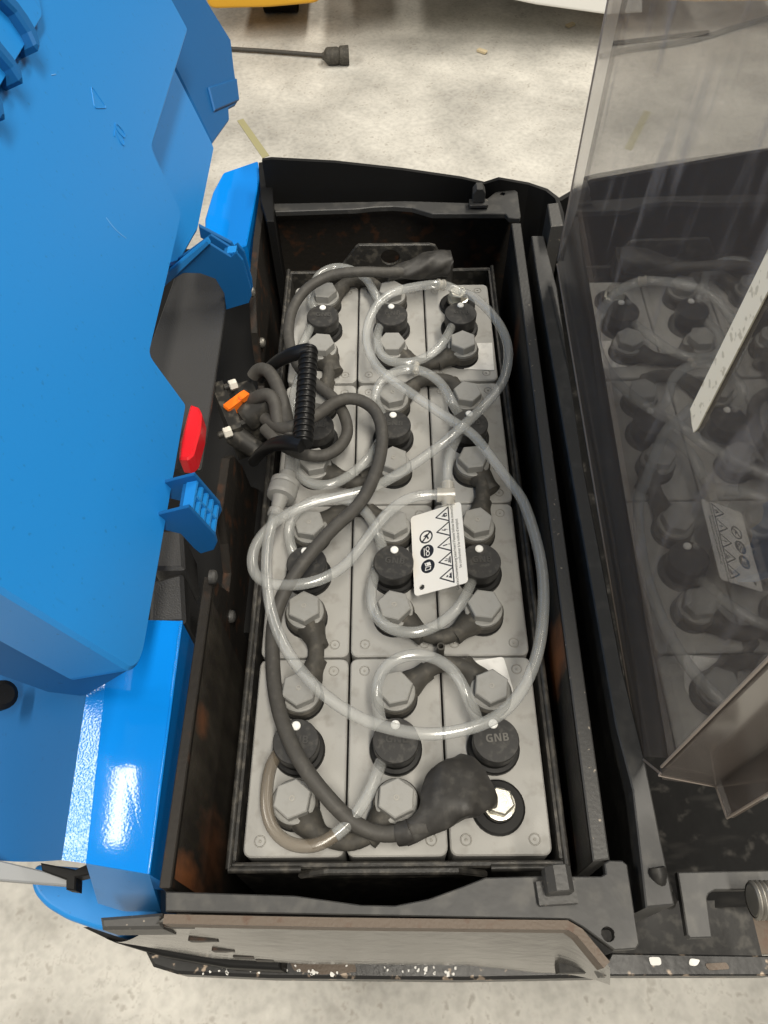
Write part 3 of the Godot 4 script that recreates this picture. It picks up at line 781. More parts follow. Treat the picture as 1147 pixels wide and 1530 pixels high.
func build_cables() -> void:
	# far terminal: boot and cable that curls left to the plug
	var t := thing("battery_cable", "black cable from the crumpled far boot, curling left behind the plug handle", "cable", Vector3(0.0447, 0.03, -0.3111))
	var st := ns()
	tube(st, [Vector3(0.0135, 0.036, -0.2974), Vector3(-0.0056, 0.041, -0.2905), Vector3(-0.0243, 0.046, -0.2859), Vector3(-0.0467, 0.048, -0.2829), Vector3(-0.0678, 0.046, -0.2803), Vector3(-0.0901, 0.042, -0.2677), Vector3(-0.104, 0.036, -0.2507), Vector3(-0.1097, 0.036, -0.2238), Vector3(-0.1093, 0.036, -0.1957), Vector3(-0.1032, 0.036, -0.1675), Vector3(-0.0913, 0.036, -0.1421), Vector3(-0.0745, 0.036, -0.1231), Vector3(-0.0582, 0.036, -0.1054), Vector3(-0.0469, 0.036, -0.083), Vector3(-0.0431, 0.036, -0.0607), Vector3(-0.0498, 0.036, -0.0433), Vector3(-0.0629, 0.036, -0.033), Vector3(-0.0782, 0.036, -0.0325), Vector3(-0.093, 0.045, -0.0313), Vector3(-0.1074, 0.05, -0.0388), Vector3(-0.1214, 0.05, -0.0555)], 0.0058, 14)
	part("cable_run", st, M.cable, t)
	st = ns()
	tube(st, [Vector3(-0.0041, 0.034, -0.2957), Vector3(0.0112, 0.034, -0.2999), Vector3(0.0267, 0.033, -0.3055), Vector3(0.0425, 0.031, -0.3135), Vector3(0.0567, 0.029, -0.3192), Vector3(0.0671, 0.026, -0.3203)], func(u): return lerpf(0.0078, 0.0165, smoothstep(0.0, 0.75, u)), 28, 0.0025, true, 0.85, false, func(u, a): return 1.0 + smoothstep(0.05, 0.3, u) * (0.05 * sin(a * 3.0 + u * 8.0) + 0.04 * sin(a * 5.0 - u * 17.0)))
	box(st, Vector3(0.0559, 0.018, -0.3259), Vector3(0.034, 0.030, 0.030), Basis(Vector3.UP, 0.12), 0.006)
	part("terminal_boot", st, M.sheath, t)
	# near terminal: boot and cable that climbs the left side
	t = thing("battery_cable", "thick black cable from the twisted boot, climbing the left side to the plug", "cable", Vector3(0.0332, 0.03, 0.28))
	st = ns()
	tube(st, [Vector3(0.0228, 0.028, 0.2998), Vector3(0.006, 0.022, 0.3025), Vector3(-0.011, 0.018, 0.303), Vector3(-0.0294, 0.022, 0.2972), Vector3(-0.0488, 0.03, 0.2816), Vector3(-0.0693, 0.034, 0.2575), Vector3(-0.0847, 0.03, 0.2294), Vector3(-0.0949, 0.024, 0.2003), Vector3(-0.1003, 0.022, 0.1681), Vector3(-0.1011, 0.026, 0.1368), Vector3(-0.0932, 0.034, 0.1133), Vector3(-0.0775, 0.044, 0.0905), Vector3(-0.0542, 0.048, 0.0602), Vector3(-0.0295, 0.048, 0.0316), Vector3(-0.0147, 0.046, -0.0062), Vector3(-0.0091, 0.044, -0.0459), Vector3(-0.0136, 0.044, -0.0754), Vector3(-0.0261, 0.045, -0.0912), Vector3(-0.0426, 0.046, -0.0959), Vector3(-0.0578, 0.05, -0.0848), Vector3(-0.0691, 0.055, -0.0686), Vector3(-0.085, 0.06, -0.0529), Vector3(-0.1044, 0.055, -0.0509), Vector3(-0.1225, 0.05, -0.0681)], 0.0060, 14)
	part("cable_run", st, M.cable, t)
	st = ns()
	tube(st, [Vector3(0.0055, 0.022, 0.3039), Vector3(0.0142, 0.025, 0.3009), Vector3(0.0239, 0.029, 0.2945), Vector3(0.0319, 0.031, 0.2867), Vector3(0.0401, 0.031, 0.2789), Vector3(0.0495, 0.028, 0.272), Vector3(0.0612, 0.022, 0.2657)], func(u): return lerpf(0.0088, 0.0232, smoothstep(0.12, 0.72, u)), 32, 0.0022, true, 0.55, false, func(u, a): return 1.0 + smoothstep(0.1, 0.4, u) * (0.055 * sin(a * 3.0 + u * 9.0) + 0.035 * sin(a * 5.0 - u * 14.0) + 0.03 * sin(u * 21.0 + a * 2.0)))
	tube(st, [Vector3(0.0016, 0.02, 0.3035), Vector3(0.0064, 0.022, 0.3034), Vector3(0.0103, 0.023, 0.3018)], 0.0086, 16, 0.002)
	part("terminal_boot", st, M.sheath, t)

# ---------------------------------------------------------------- plug and its handle
func build_plug() -> void:
	var t := thing("battery_plug", "black battery plug with ribbed carrying handle, orange coding pin and two short thick cables", "battery plug", Vector3(-0.1416, 0.04, -0.0815))
	var st := ns()
	# housing: two blocks and the round cable gland
	var ax: Vector3 = (Vector3(-0.1183, 0.05, -0.0895) - Vector3(-0.1597, 0.05, -0.0714)).normalized()
	var zz := ax.cross(Vector3.UP).normalized()
	var B := Basis(ax, Vector3.UP, zz)
	box(st, Vector3(-0.1486, 0.022, -0.0955), Vector3(0.036, 0.046, 0.054), B, 0.003)
	box(st, Vector3(-0.1608, 0.03, -0.0836), Vector3(0.012, 0.05, 0.066), B, 0.002)
	part("plug_housing", st, M.plug, t)
	st = ns()
	lathe(st, [Vector2(0.0150, 0), Vector2(0.0155, 0.004), Vector2(0.0155, 0.028), Vector2(0.0135, 0.031), Vector2(0.009, 0.031)], along(Vector3(-0.1448, 0.036, -0.0807), Vector3(-0.1257, 0.045, -0.0907)), 26)
	lathe(st, [Vector2(0.010, 0), Vector2(0.0105, 0.002), Vector2(0.0095, 0.03), Vector2(0.007, 0.032), Vector2(0.0001, 0.032)], along(Vector3(-0.1542, 0.04, -0.0578), Vector3(-0.1278, 0.03, -0.0422)), 20)
	part("cable_gland", st, M.plug, t)
	st = ns()
	box(st, Vector3(-0.151, 0.052, -0.0849), Vector3(0.009, 0.012, 0.026), Basis(Vector3.UP, -0.75), 0.0015)
	var pin := part("coding_pin", st, M.orange, t)
	st = ns()
	box(st, Vector3(-0.1427, 0.06, -0.0879), Vector3(0.008, 0.006, 0.010), Basis(Vector3.UP, -0.75), 0.0012)
	part("pin_tip", st, M.orange, pin)
	for n in [Vector3(-0.1562, 0.055, -0.1078), Vector3(-0.1548, 0.055, -0.047)]:
		st = ns()
		var hex := []
		for i in 6: hex.append(Vector2(cos(TAU * i / 6), sin(TAU * i / 6)) * 0.0055)
		prism(st, hex, -0.004, 0.004, Transform3D(B * Basis(Vector3.UP, PI / 2), n), 0.0008)
		var nut := part("nut", st, M.nut_white, t)
		st = ns()
		lathe(st, [Vector2(0.0034, 0.003), Vector2(0.0034, 0.009), Vector2(0.0001, 0.010)], Transform3D(B * Basis(Vector3(0, 0, 1), PI / 2), n), 12)
		part("bolt_end", st, M.plug, nut)
	# grip
	var g0: Vector3 = Vector3(-0.0797, 0.082, -0.1274)
	var g1: Vector3 = Vector3(-0.079, 0.082, -0.0092)
	var gx := (g1 - g0).normalized()
	var gy := Vector3(-0.25, 1, 0)
	gy = (gy - gx * gy.dot(gx)).normalized()
	var gb := Basis(gx, gy, gx.cross(gy))
	st = ns()
	tube(st, [g0, g0.lerp(g1, 0.25), g0.lerp(g1, 0.5), g0.lerp(g1, 0.75), g1], 0.0086, 20, 0.006, true, 0.9)
	var bar := part("handle_grip", st, M.grip, t)
	for i in 17:
		st = ns()
		tube(st, circle_around(g0.lerp(g1, (i + 0.5) / 17.0), gb, 0.0083), 0.0014, 6, 0.002, false, 1.0, true)
		part("grip_rib", st, M.grip, bar)
	for e in [[Vector3(-0.0793, 0.084, -0.1236), Vector3(-0.0878, 0.083, -0.123), Vector3(-0.104, 0.074, -0.1252), Vector3(-0.1193, 0.06, -0.1276), Vector3(-0.1325, 0.046, -0.1241)], [Vector3(-0.0786, 0.084, -0.0075), Vector3(-0.0913, 0.08, -0.0133), Vector3(-0.1079, 0.068, -0.021), Vector3(-0.1217, 0.052, -0.0247), Vector3(-0.1309, 0.04, -0.0231)]]:
		st = ns()
		tube(st, e, func(u): return lerpf(0.0090, 0.0072, u), 16, 0.003, true, 0.7)
		part("handle_arm", st, M.grip, t)
	for e in [[Vector3(-0.1381, 0.052, -0.1221), Vector3(-0.1316, 0.06, -0.1233), Vector3(-0.1226, 0.064, -0.1183), Vector3(-0.1151, 0.064, -0.1073), Vector3(-0.1091, 0.062, -0.0932), Vector3(-0.1041, 0.058, -0.0786), Vector3(-0.1001, 0.055, -0.0625), Vector3(-0.0963, 0.052, -0.0467), Vector3(-0.092, 0.046, -0.0385)], [Vector3(-0.1394, 0.05, -0.09), Vector3(-0.1267, 0.062, -0.0857), Vector3(-0.1169, 0.066, -0.0836), Vector3(-0.111, 0.062, -0.0751), Vector3(-0.1088, 0.056, -0.0601), Vector3(-0.1057, 0.05, -0.051), Vector3(-0.0991, 0.044, -0.0452)]]:
		st = ns()
		tube(st, e, 0.0066, 14, 0.003)
		part("plug_cable", st, M.cable, t)

func circle_around(c: Vector3, b: Basis, r: float) -> Array:
	var out := []
	for i in 16:
		out.append(c + b.y * cos(TAU * i / 16) * r + b.z * sin(TAU * i / 16) * r)
	return out

# ---------------------------------------------------------------- warning card
func build_card() -> void:
	var a: Vector3 = Vector3(0.0624, 0.042, 0.1095)
	var u: Vector3 = Vector3(0.0609, 0.044, 0.0282) - a
	var v: Vector3 = Vector3(0.0178, 0.018, 0.1102) - a
	var w := u.length()
	var h := v.length()
	var x := u.normalized()
	var n := x.cross(v).normalized()
	if n.y < 0: n = -n
	var y := n.cross(x)
	var xf := Transform3D(Basis(x, y, n), a)
	var m := StandardMaterial3D.new()
	m.resource_name = "printed_card"
	m.albedo_texture = card_texture()
	m.roughness = 0.35
	var st := ns()
	var outline := rounded([Vector2(0, 0), Vector2(w, 0), Vector2(w, h), Vector2(0, h)], 0.004, 5)
	prism(st, outline, -0.0008, -0.0001, xf, 0.0, [circle(Vector2(w * 0.085, h * 0.85), 0.0026, 18)])
	var t := thing("warning_card", "white plastic warning card with black triangle and circle symbols, lying among the hoses", "warning card", a)
	part("card_body", st, M.card, t)
	# printed face as a film on the card
	st = ns()
	var face := ccw(outline)
	var hole := ccw(circle(Vector2(w * 0.085, h * 0.85), 0.0026, 18))
	hole.reverse()
	var best := [1e9, 0, 0]
	for i in face.size():
		for j in hole.size():
			var d := face[i].distance_to(hole[j])
			if d < best[0]: best = [d, i, j]
	var merged := PackedVector2Array()
	for i in int(best[1]) + 1: merged.append(face[i])
	for j in hole.size() + 1: merged.append(hole[(int(best[2]) + j) % hole.size()])
	for i in range(int(best[1]), face.size()): merged.append(face[i])
	var tr := Geometry2D.triangulate_polygon(merged)
	for i in range(0, tr.size(), 3):
		for k in [0, 2, 1]:
			var p := merged[tr[i + k]]
			vert(st, xf * Vector3(p.x, p.y, 0.0), n, Vector2(p.x / w, 1.0 - p.y / h))
	part("printed_face", st, m, t)
	words("print_line", "Gebrauchsanweisung beachten! Please follow the instructions!", 0.0030, 0.0001, M.print_black, t, Transform3D(xf.basis, xf * Vector3(w * 0.49, h * 0.185, 0.0002)), false)
	words("print_line", "Se conformer à la notice d'emploi!", 0.0030, 0.0001, M.print_black, t, Transform3D(xf.basis, xf * Vector3(w * 0.49, h * 0.105, 0.0002)), false)

# ---------------------------------------------------------------- tray
func build_tray() -> void:
	var t := thing("battery_tray", "black steel battery tray holding the grey cells, dusty rim and lifting lugs", "battery tray", Vector3(0, -0.3, 0))
	var x := 0.1232
	var z0 := -0.3440
	var z1 := 0.3235
	var y := 0.0035
	var th := 0.0048
	var outer := rounded([Vector2(-x, z0), Vector2(x, z0), Vector2(x, z1), Vector2(-x, z1)], 0.012, 4)
	for w in [["long_wall", Vector3(-x + th / 2, 0, (z0 + z1) / 2), Vector3(th, 0.42, z1 - z0 - 2 * th)], ["long_wall", Vector3(x - th / 2, 0, (z0 + z1) / 2), Vector3(th, 0.42, z1 - z0 - 2 * th)], ["end_wall", Vector3(0, 0, z0 + th / 2), Vector3(2 * x, 0.42, th)], ["end_wall", Vector3(0, 0, z1 - th / 2), Vector3(2 * x, 0.42, th)]]:
		var st := ns()
		var c: Vector3 = w[1]
		c.y = y - 0.21
		box(st, c, w[2], Basis(), 0.0012)
		part(w[0], st, M.tray_black, t)
	var st := ns()
	prism(st, [Vector2(-0.0702, -0.0075), Vector2(-0.0402, 0.0346), Vector2(-0.0361, 0.0377), Vector2(0.0474, 0.0368), Vector2(0.0538, 0.0344), Vector2(0.08, -0.0109)], -0.0022, 0.0022, front_at(-0.3465), 0.0009, [circle(Vector2(0.0005, 0.0195), 0.0115, 20)])
	part("lifting_lug", st, M.tray_black, t)
	st = ns()
	prism(st, [Vector2(-0.073, -0.006), Vector2(0.066, -0.006), Vector2(0.046, 0.008), Vector2(0.044, 0.0095), Vector2(-0.050, 0.0095), Vector2(-0.053, 0.008)], -0.0025, 0.0025, front_at(0.3262), 0.0012)
	part("lifting_lug", st, M.tray_black, t)
	for w in [[Vector3(-x, y, z1), Vector3(-x, y, z0)], [Vector3(x, y, z1), Vector3(x, y, z0)], [Vector3(-x, y, z1 + 0.0005), Vector3(-0.07, y, z1 + 0.0005)], [Vector3(0.068, y, z1 + 0.0005), Vector3(x, y, z1 + 0.0005)]]:
		st = ns()
		tube(st, w, 0.0026, 8, 0.05, true)
		part("rolled_rim", st, M.tray_black, t)
	# dark filler under the cells' lids
	st = ns()
	box(st, Vector3(0, -0.11, (z0 + z1) / 2), Vector3(2 * x - 2 * th - 0.002, 0.1, z1 - z0 - 2 * th - 0.002))
	part("tray_floor", st, M.plastic_black, t)

# ---------------------------------------------------------------- the truck
func wall_tint(base: Color, rusts: Array, p: Vector3, streak: float) -> Color:
	var n := noise.get_noise_3d(p.x * 160, p.y * 60, p.z * 160)
	var n2 := noise.get_noise_3d(p.x * 700 + 40, p.y * 260, p.z * 700)
	var c := base.lerp(Color(0.10, 0.088, 0.07), clampf(0.10 + n * 0.5 + n2 * 0.2, 0, 0.75) * streak)
	for r in rusts:
		var q: Vector3 = p - r[0]
		var s: Vector3 = r[1]
		var d := sqrt(pow(q.y / s.y, 2) + pow(q.z / s.z, 2) + pow(q.x / s.x, 2))
		var k := clampf(1.25 - d + n2 * 0.5 + n * 0.3, 0, 1)
		c = c.lerp(Color(0.33, 0.12, 0.045), k * r[2])
	return c

func bolt_head(at: Vector3, r: float, m: Material, parent: Node, dir := Vector3.RIGHT) -> void:
	var st := ns()
	lathe(st, [Vector2(r, -0.002), Vector2(r, 0.0012), Vector2(r * 0.85, 0.003), Vector2(r * 0.4, 0.0042), Vector2(0.0001, 0.0044)], along(at, at + dir), 18)
	part("bolt_head", st, m, parent)

func build_truck() -> void:
	var t := thing("pallet_truck", "blue and black electric pallet truck with its battery bay open", "pallet truck", Vector3(0, -0.68, 0))
	var st := ns()
	# left plate of the bay, cut out for the plug
	prism(st, [Vector2(-0.475, 0.05), Vector2(-0.345, 0.05), Vector2(-0.32, 0.046), Vector2(-0.27, 0.040), Vector2(-0.235, 0.005), Vector2(-0.215, -0.06), Vector2(-0.16, -0.09), Vector2(-0.085, -0.09), Vector2(-0.06, -0.05), Vector2(-0.05, 0.0), Vector2(-0.035, 0.035), Vector2(-0.02, 0.05), Vector2(0.04, 0.05), Vector2(0.052, 0.015), Vector2(0.068, -0.01), Vector2(0.088, -0.01), Vector2(0.098, 0.02), Vector2(0.106, 0.05), Vector2(0.342, 0.05), Vector2(0.342, -0.55), Vector2(-0.475, -0.55)], 0, 0.008, side_at(-0.151), 0.0008)
	part("left_bay_plate", st, M.steel_rusty, t)
	st = ns()
	sheet(st, func(u, v): return Vector3(-0.1505, lerpf(0.046, -0.32, v), lerpf(0.336, 0.125, u)), 150, 90, func(_u, _v, p): return wall_tint(Color(0.030, 0.026, 0.021), [[Vector3(-0.15, 0.02, 0.335), Vector3(1, 0.06, 0.02), 0.8], [Vector3(-0.15, -0.06, 0.3), Vector3(1, 0.05, 0.03), 0.35], [Vector3(-0.15, 0.03, 0.22), Vector3(1, 0.02, 0.012), 0.4]], p, 1.0))
	part("plate_face", st, M.tinted_wall, t, false, "dark brown dirty inner face of the left bay plate")
	bolt_head(Vector3(-0.15, 0.0587, -0.2404), 0.0058, M.bolt_steel, t)
	bolt_head(Vector3(-0.15, -0.0169, -0.2421), 0.0058, M.bolt_steel, t)
	bolt_head(Vector3(-0.15, 0.0567, 0.1095), 0.0060, M.steel_edge, t)
	bolt_head(Vector3(-0.15, -0.0252, 0.1054), 0.0060, M.steel_edge, t)
	# right plate of the bay and its rusty inner face
	st = ns()
	prism(st, [Vector2(0.1434, -0.3638), Vector2(0.1543, -0.3635), Vector2(0.143, 0.3265), Vector2(0.1317, 0.3277)], 0, 0.6, flat_at(0.05), 0.001)
	part("right_bay_plate", st, M.steel_edge, t)
	st = ns()
	var ra: Vector3 = Vector3(0.1434, 0.05, -0.3638)
	var rb: Vector3 = Vector3(0.1317, 0.05, 0.3277)
	sheet(st, func(u, v): return ra.lerp(rb, u) + Vector3(-0.0006, -0.002 - 0.34 * v, 0), 220, 70, func(_u, _v, p): return wall_tint(Color(0.018, 0.017, 0.0155), [[Vector3(0.138, 0.005, 0.165), Vector3(1, 0.05, 0.026), 1.0], [Vector3(0.14, 0.0, -0.22), Vector3(1, 0.03, 0.018), 0.45], [Vector3(0.135, -0.03, 0.3), Vector3(1, 0.03, 0.014), 0.35]], p, 0.4))
	part("plate_face", st, M.tinted_wall, t, false, "black inner face of the right bay plate with an orange rust patch")
	# second plate beside the guard, and the post at its far end
	st = ns()
	prism(st, [Vector2(0.1642, -0.3395), Vector2(0.178, -0.3391), Vector2(0.1818, -0.2486), Vector2(0.1743, -0.0021), Vector2(0.1753, 0.1916), Vector2(0.179, 0.2581), Vector2(0.1795, 0.3103), Vector2(0.1805, 0.3542), Vector2(0.1616, 0.3557), Vector2(0.1666, 0.2814), Vector2(0.1626, 0.2359), Vector2(0.1625, 0.1914), Vector2(0.1622, -0.0023), Vector2(0.1626, -0.2713)], 0, 0.55, flat_at(0.05), 0.001)
	part("mast_plate", st, M.steel_flange, t)
	st = ns()
	prism(st, [Vector2(0.1817, -0.3634), Vector2(0.1942, -0.3656), Vector2(0.1947, -0.3235), Vector2(0.1803, -0.3216)], 0, 0.3, flat_at(0.075), 0.001)
	part("mast_post", st, M.steel_edge, t)
	st = ns()
	tube(st, [Vector3(0.1727, 0.052, 0.332), Vector3(0.1738, 0.05, 0.3382), Vector3(0.178, 0.04, 0.3441), Vector3(0.1866, 0.02, 0.3498)], func(u): return 0.0052 + 0.0012 * sin(u * 17), 10, 0.003)
	part("weld_bead", st, M.steel_black, t)
	# flanges at both ends of the bay
	st = ns()
	prism(st, [Vector2(-0.1428, -0.4106), Vector2(0.0194, -0.4107), Vector2(0.0958, -0.4043), Vector2(0.1181, -0.4116), Vector2(0.1325, -0.4288), Vector2(0.1538, -0.4294), Vector2(0.1566, -0.4252), Vector2(0.1556, -0.3762), Vector2(0.1537, -0.3724), Vector2(0.1412, -0.3741), Vector2(0.138, -0.3819), Vector2(0.0516, -0.3846), Vector2(0.0272, -0.3972), Vector2(0.0048, -0.4005), Vector2(-0.0178, -0.3999), Vector2(-0.0403, -0.3967), Vector2(-0.1367, -0.3945)], 0, 0.007, flat_at(0.05), 0.0008, [circle(Vector2([Vector2(0.1383, -0.4204)][0]), 0.0035, 14)])
	part("far_flange", st, M.steel_flange, t)
	st = ns()
	prism(st, [Vector2(-0.1541, 0.3442), Vector2(-0.0679, 0.3472), Vector2(-0.0457, 0.3501), Vector2(-0.0236, 0.353), Vector2(-0.0017, 0.3535), Vector2(0.0204, 0.3497), Vector2(0.0428, 0.3426), Vector2(0.0587, 0.3371), Vector2(0.0921, 0.3365), Vector2(0.1356, 0.3368), Vector2(0.1389, 0.3352), Vector2(0.1391, 0.329), Vector2(0.1425, 0.327), Vector2(0.1514, 0.3274), Vector2(0.1541, 0.3299), Vector2(0.1534, 0.3762), Vector2(0.1507, 0.3791), Vector2(0.1371, 0.3798), Vector2(0.1188, 0.3666), Vector2(0.1108, 0.3623), Vector2(-0.1523, 0.3561)], 0, 0.008, flat_at(0.05), 0.0008, [circle(Vector2([Vector2(0.1344, 0.3708)][0]), 0.0045, 14)])
	part("near_flange", st, M.steel_flange, t)
	# bay ends below the flanges
	st = ns()
	box(st, Vector3(0, -0.26, -0.425), Vector3(0.32, 0.58, 0.006))
	part("far_bay_wall", st, M.steel_rusty, t)
	st = ns()
	box(st, Vector3(-0.005, -0.26, 0.357), Vector3(0.29, 0.58, 0.005))
	part("near_bay_wall", st, M.steel_rusty, t)
	st = ns()
	box(st, Vector3(0, -0.56, -0.03), Vector3(0.34, 0.01, 0.78))
	part("bay_floor", st, M.steel_black, t)
	# the two locking pieces
	for k in [[Vector3(0.1067, 0.052, -0.401), 1.0, 0.0], [Vector3(0.1039, 0.052, 0.3425), 1.15, 0.05]]:
		var c: Vector3 = k[0]
		var s: float = k[1]
		st = ns()
		box(st, c + Vector3(0, 0.002, 0.004) * s, Vector3(0.022, 0.004, 0.013) * s, Basis(Vector3.UP, k[2]), 0.0006)
		prism(st, [Vector2(-0.0085, 0), Vector2(-0.0085, 0.012), Vector2(-0.004, 0.018), Vector2(0.004, 0.018), Vector2(0.0085, 0.012), Vector2(0.0085, 0)], -0.008 * s, 0.006 * s, Transform3D(Basis(Vector3.UP, k[2]).scaled(Vector3(s * 0.85, s, 1)), c + Vector3(0, 0.004, 0)), 0.0008)
		part("lid_catch", st, M.steel_edge, t)
	# outer cover behind the far flange, curving round the far right corner
	st = ns()
	curtain(st, [Vector3(-0.1484, 0.0967, -0.425), Vector3(-0.1372, 0.0981, -0.425), Vector3(-0.0631, 0.0923, -0.425), Vector3(0.0156, 0.0813, -0.425), Vector3(0.0878, 0.0685, -0.425), Vector3(0.1157, 0.0609, -0.425), Vector3(0.1329, 0.0667, -0.425)] + [Vector3(0.1703, 0.055, -0.4309), Vector3(0.1894, 0.054, -0.4195), Vector3(0.1995, 0.052, -0.4073), Vector3(0.202, 0.05, -0.3812), Vector3(0.1963, 0.05, -0.3143)], 0.5, 0.005)
	part("far_cover", st, M.plastic_black, t)
	st = ns()
	prism(st, [Vector2(-0.1625, -0.4792), Vector2(-0.1467, -0.4815), Vector2(-0.134, -0.3592), Vector2(-0.1426, -0.3595), Vector2(-0.153, -0.3985)], 0, 0.4, flat_at(0.062), 0.001)
	part("corner_plate", st, M.plastic_black, t)
	# near end: rust edged skirt, its bottom lip and the base plate
	var top := [Vector3(-0.1529, 0.049, 0.3596), Vector3(-0.0409, 0.049, 0.3625), Vector3(0.1106, 0.049, 0.3649), Vector3(0.1192, 0.049, 0.3707), Vector3(0.1328, 0.049, 0.3892)]
	st = ns()
	curtain(st, [Vector3(0.1324, 0.053, 0.3862), Vector3(0.118, 0.053, 0.368), Vector3(0.1093, 0.053, 0.363), Vector3(-0.0407, 0.053, 0.3606), Vector3(-0.1521, 0.053, 0.358)], 0.02, 0.0055)
	part("cut_edge", st, M.rust_edge, t, false, "brown rusty cut edge of the near skirt")
	var low := [Vector3(-0.3132, -0.3, 0.3374), Vector3(-0.2049, -0.3, 0.3568), Vector3(-0.1075, -0.3, 0.3633), Vector3(0.0641, -0.3, 0.3653), Vector3(0.1383, -0.3, 0.3733), Vector3(0.2094, -0.3, 0.3736)]
	st = ns()
	sheet(st, func(u, v): return line_at(low, u).lerp(line_at(top, u), v) + Vector3(0, 0, 0.010 * sin(v * PI)), 60, 24)
	part("near_skirt", st, M.apron, t, false, "pale scuffed sloping skirt below the near flange")
	for k in [[232, 1384, 30, 8], [290, 1396, 36, 9], [333, 1406, 26, 8], [372, 1415, 24, 8], [408, 1421, 20, 7]]:
		st = ns()
		prism(st, rounded([Vector2(-k[2] * 0.00022, -0.011), Vector2(k[2] * 0.00022 + 0.006, -0.013), Vector2(k[2] * 0.00022 + 0.009, 0.012), Vector2(-k[2] * 0.00022 + 0.002, 0.011)], 0.002), 0, 0.003, skirt_frame(low, top, clampf((k[0] - 200) / 700.0, 0, 1), clampf((1452 - k[1]) / 76.0, 0.1, 0.95)))
		part("dark_patch", st, M.steel_rusty, t)  # small dark slanted patches on the skirt's left part
	st = ns()
	prism(st, [Vector2(-0.2597, 0.3532), Vector2(-0.2007, 0.3559), Vector2(-0.0986, 0.3599), Vector2(0.063, 0.3619), Vector2(0.2075, 0.3707), Vector2(0.2061, 0.3787), Vector2(0.0619, 0.3803), Vector2(-0.131, 0.3777), Vector2(-0.2239, 0.3738), Vector2(-0.2492, 0.3673)], 0, 0.05, flat_at(-0.285), 0.003)
	part("bottom_lip", st, M.lip_black, t)
	for k in 46:
		st = ns()
		var c2: Vector3 = (Vector3(-0.1998, -0.284, 0.3691)).lerp(Vector3(0.0627, -0.284, 0.3715), rng.randf()) + Vector3(0, 0, rng.randf_range(-0.003, 0.005))
		var flake := []
		for i in 6: flake.append(Vector2(cos(TAU * i / 6), sin(TAU * i / 6)) * rng.randf_range(0.0006, 0.0018) * (2.0 if k < 5 else 1.0))
		prism(st, flake, -0.0006, 0.001, Transform3D(flat_at(0).basis, c2))
		part("paint_chip", st, M.sticker, t)
	st = ns()
	prism(st, [Vector2(0.1518, 0.3763), Vector2(0.2675, 0.3786), Vector2(0.264, 0.3907), Vector2(0.1457, 0.3902), Vector2(0.1436, 0.3861)], 0, 0.03, flat_at(-0.02), 0.001)
	part("base_plate", st, M.lip_black, t)
	build_right_side(t)
	build_fairing(t)
	build_lid(t)
	build_guard(t)

func line_at(pts: Array, u: float) -> Vector3:
	var total := 0.0
	for i in pts.size() - 1: total += pts[i].distance_to(pts[i + 1])
	var want := u * total
	for i in pts.size() - 1:
		var d: float = pts[i].distance_to(pts[i + 1])
		if want <= d or i == pts.size() - 2: return pts[i].lerp(pts[i + 1], clampf(want / d, 0, 1))
		want -= d
	return pts[0]

func skirt_frame(low: Array, top: Array, u: float, v: float) -> Transform3D:
	var p := line_at(low, u).lerp(line_at(top, u), v) + Vector3(0, 0, 0.010 * sin(v * PI))
	var x := (line_at(top, minf(u + 0.02, 1)) - line_at(top, u)).normalized()
	var y := (line_at(top, u) - line_at(low, u)).normalized()
	y = (y - x * y.dot(x)).normalized()
	var z := x.cross(y)
	return Transform3D(Basis(x, y, z), p - z * 0.0022)

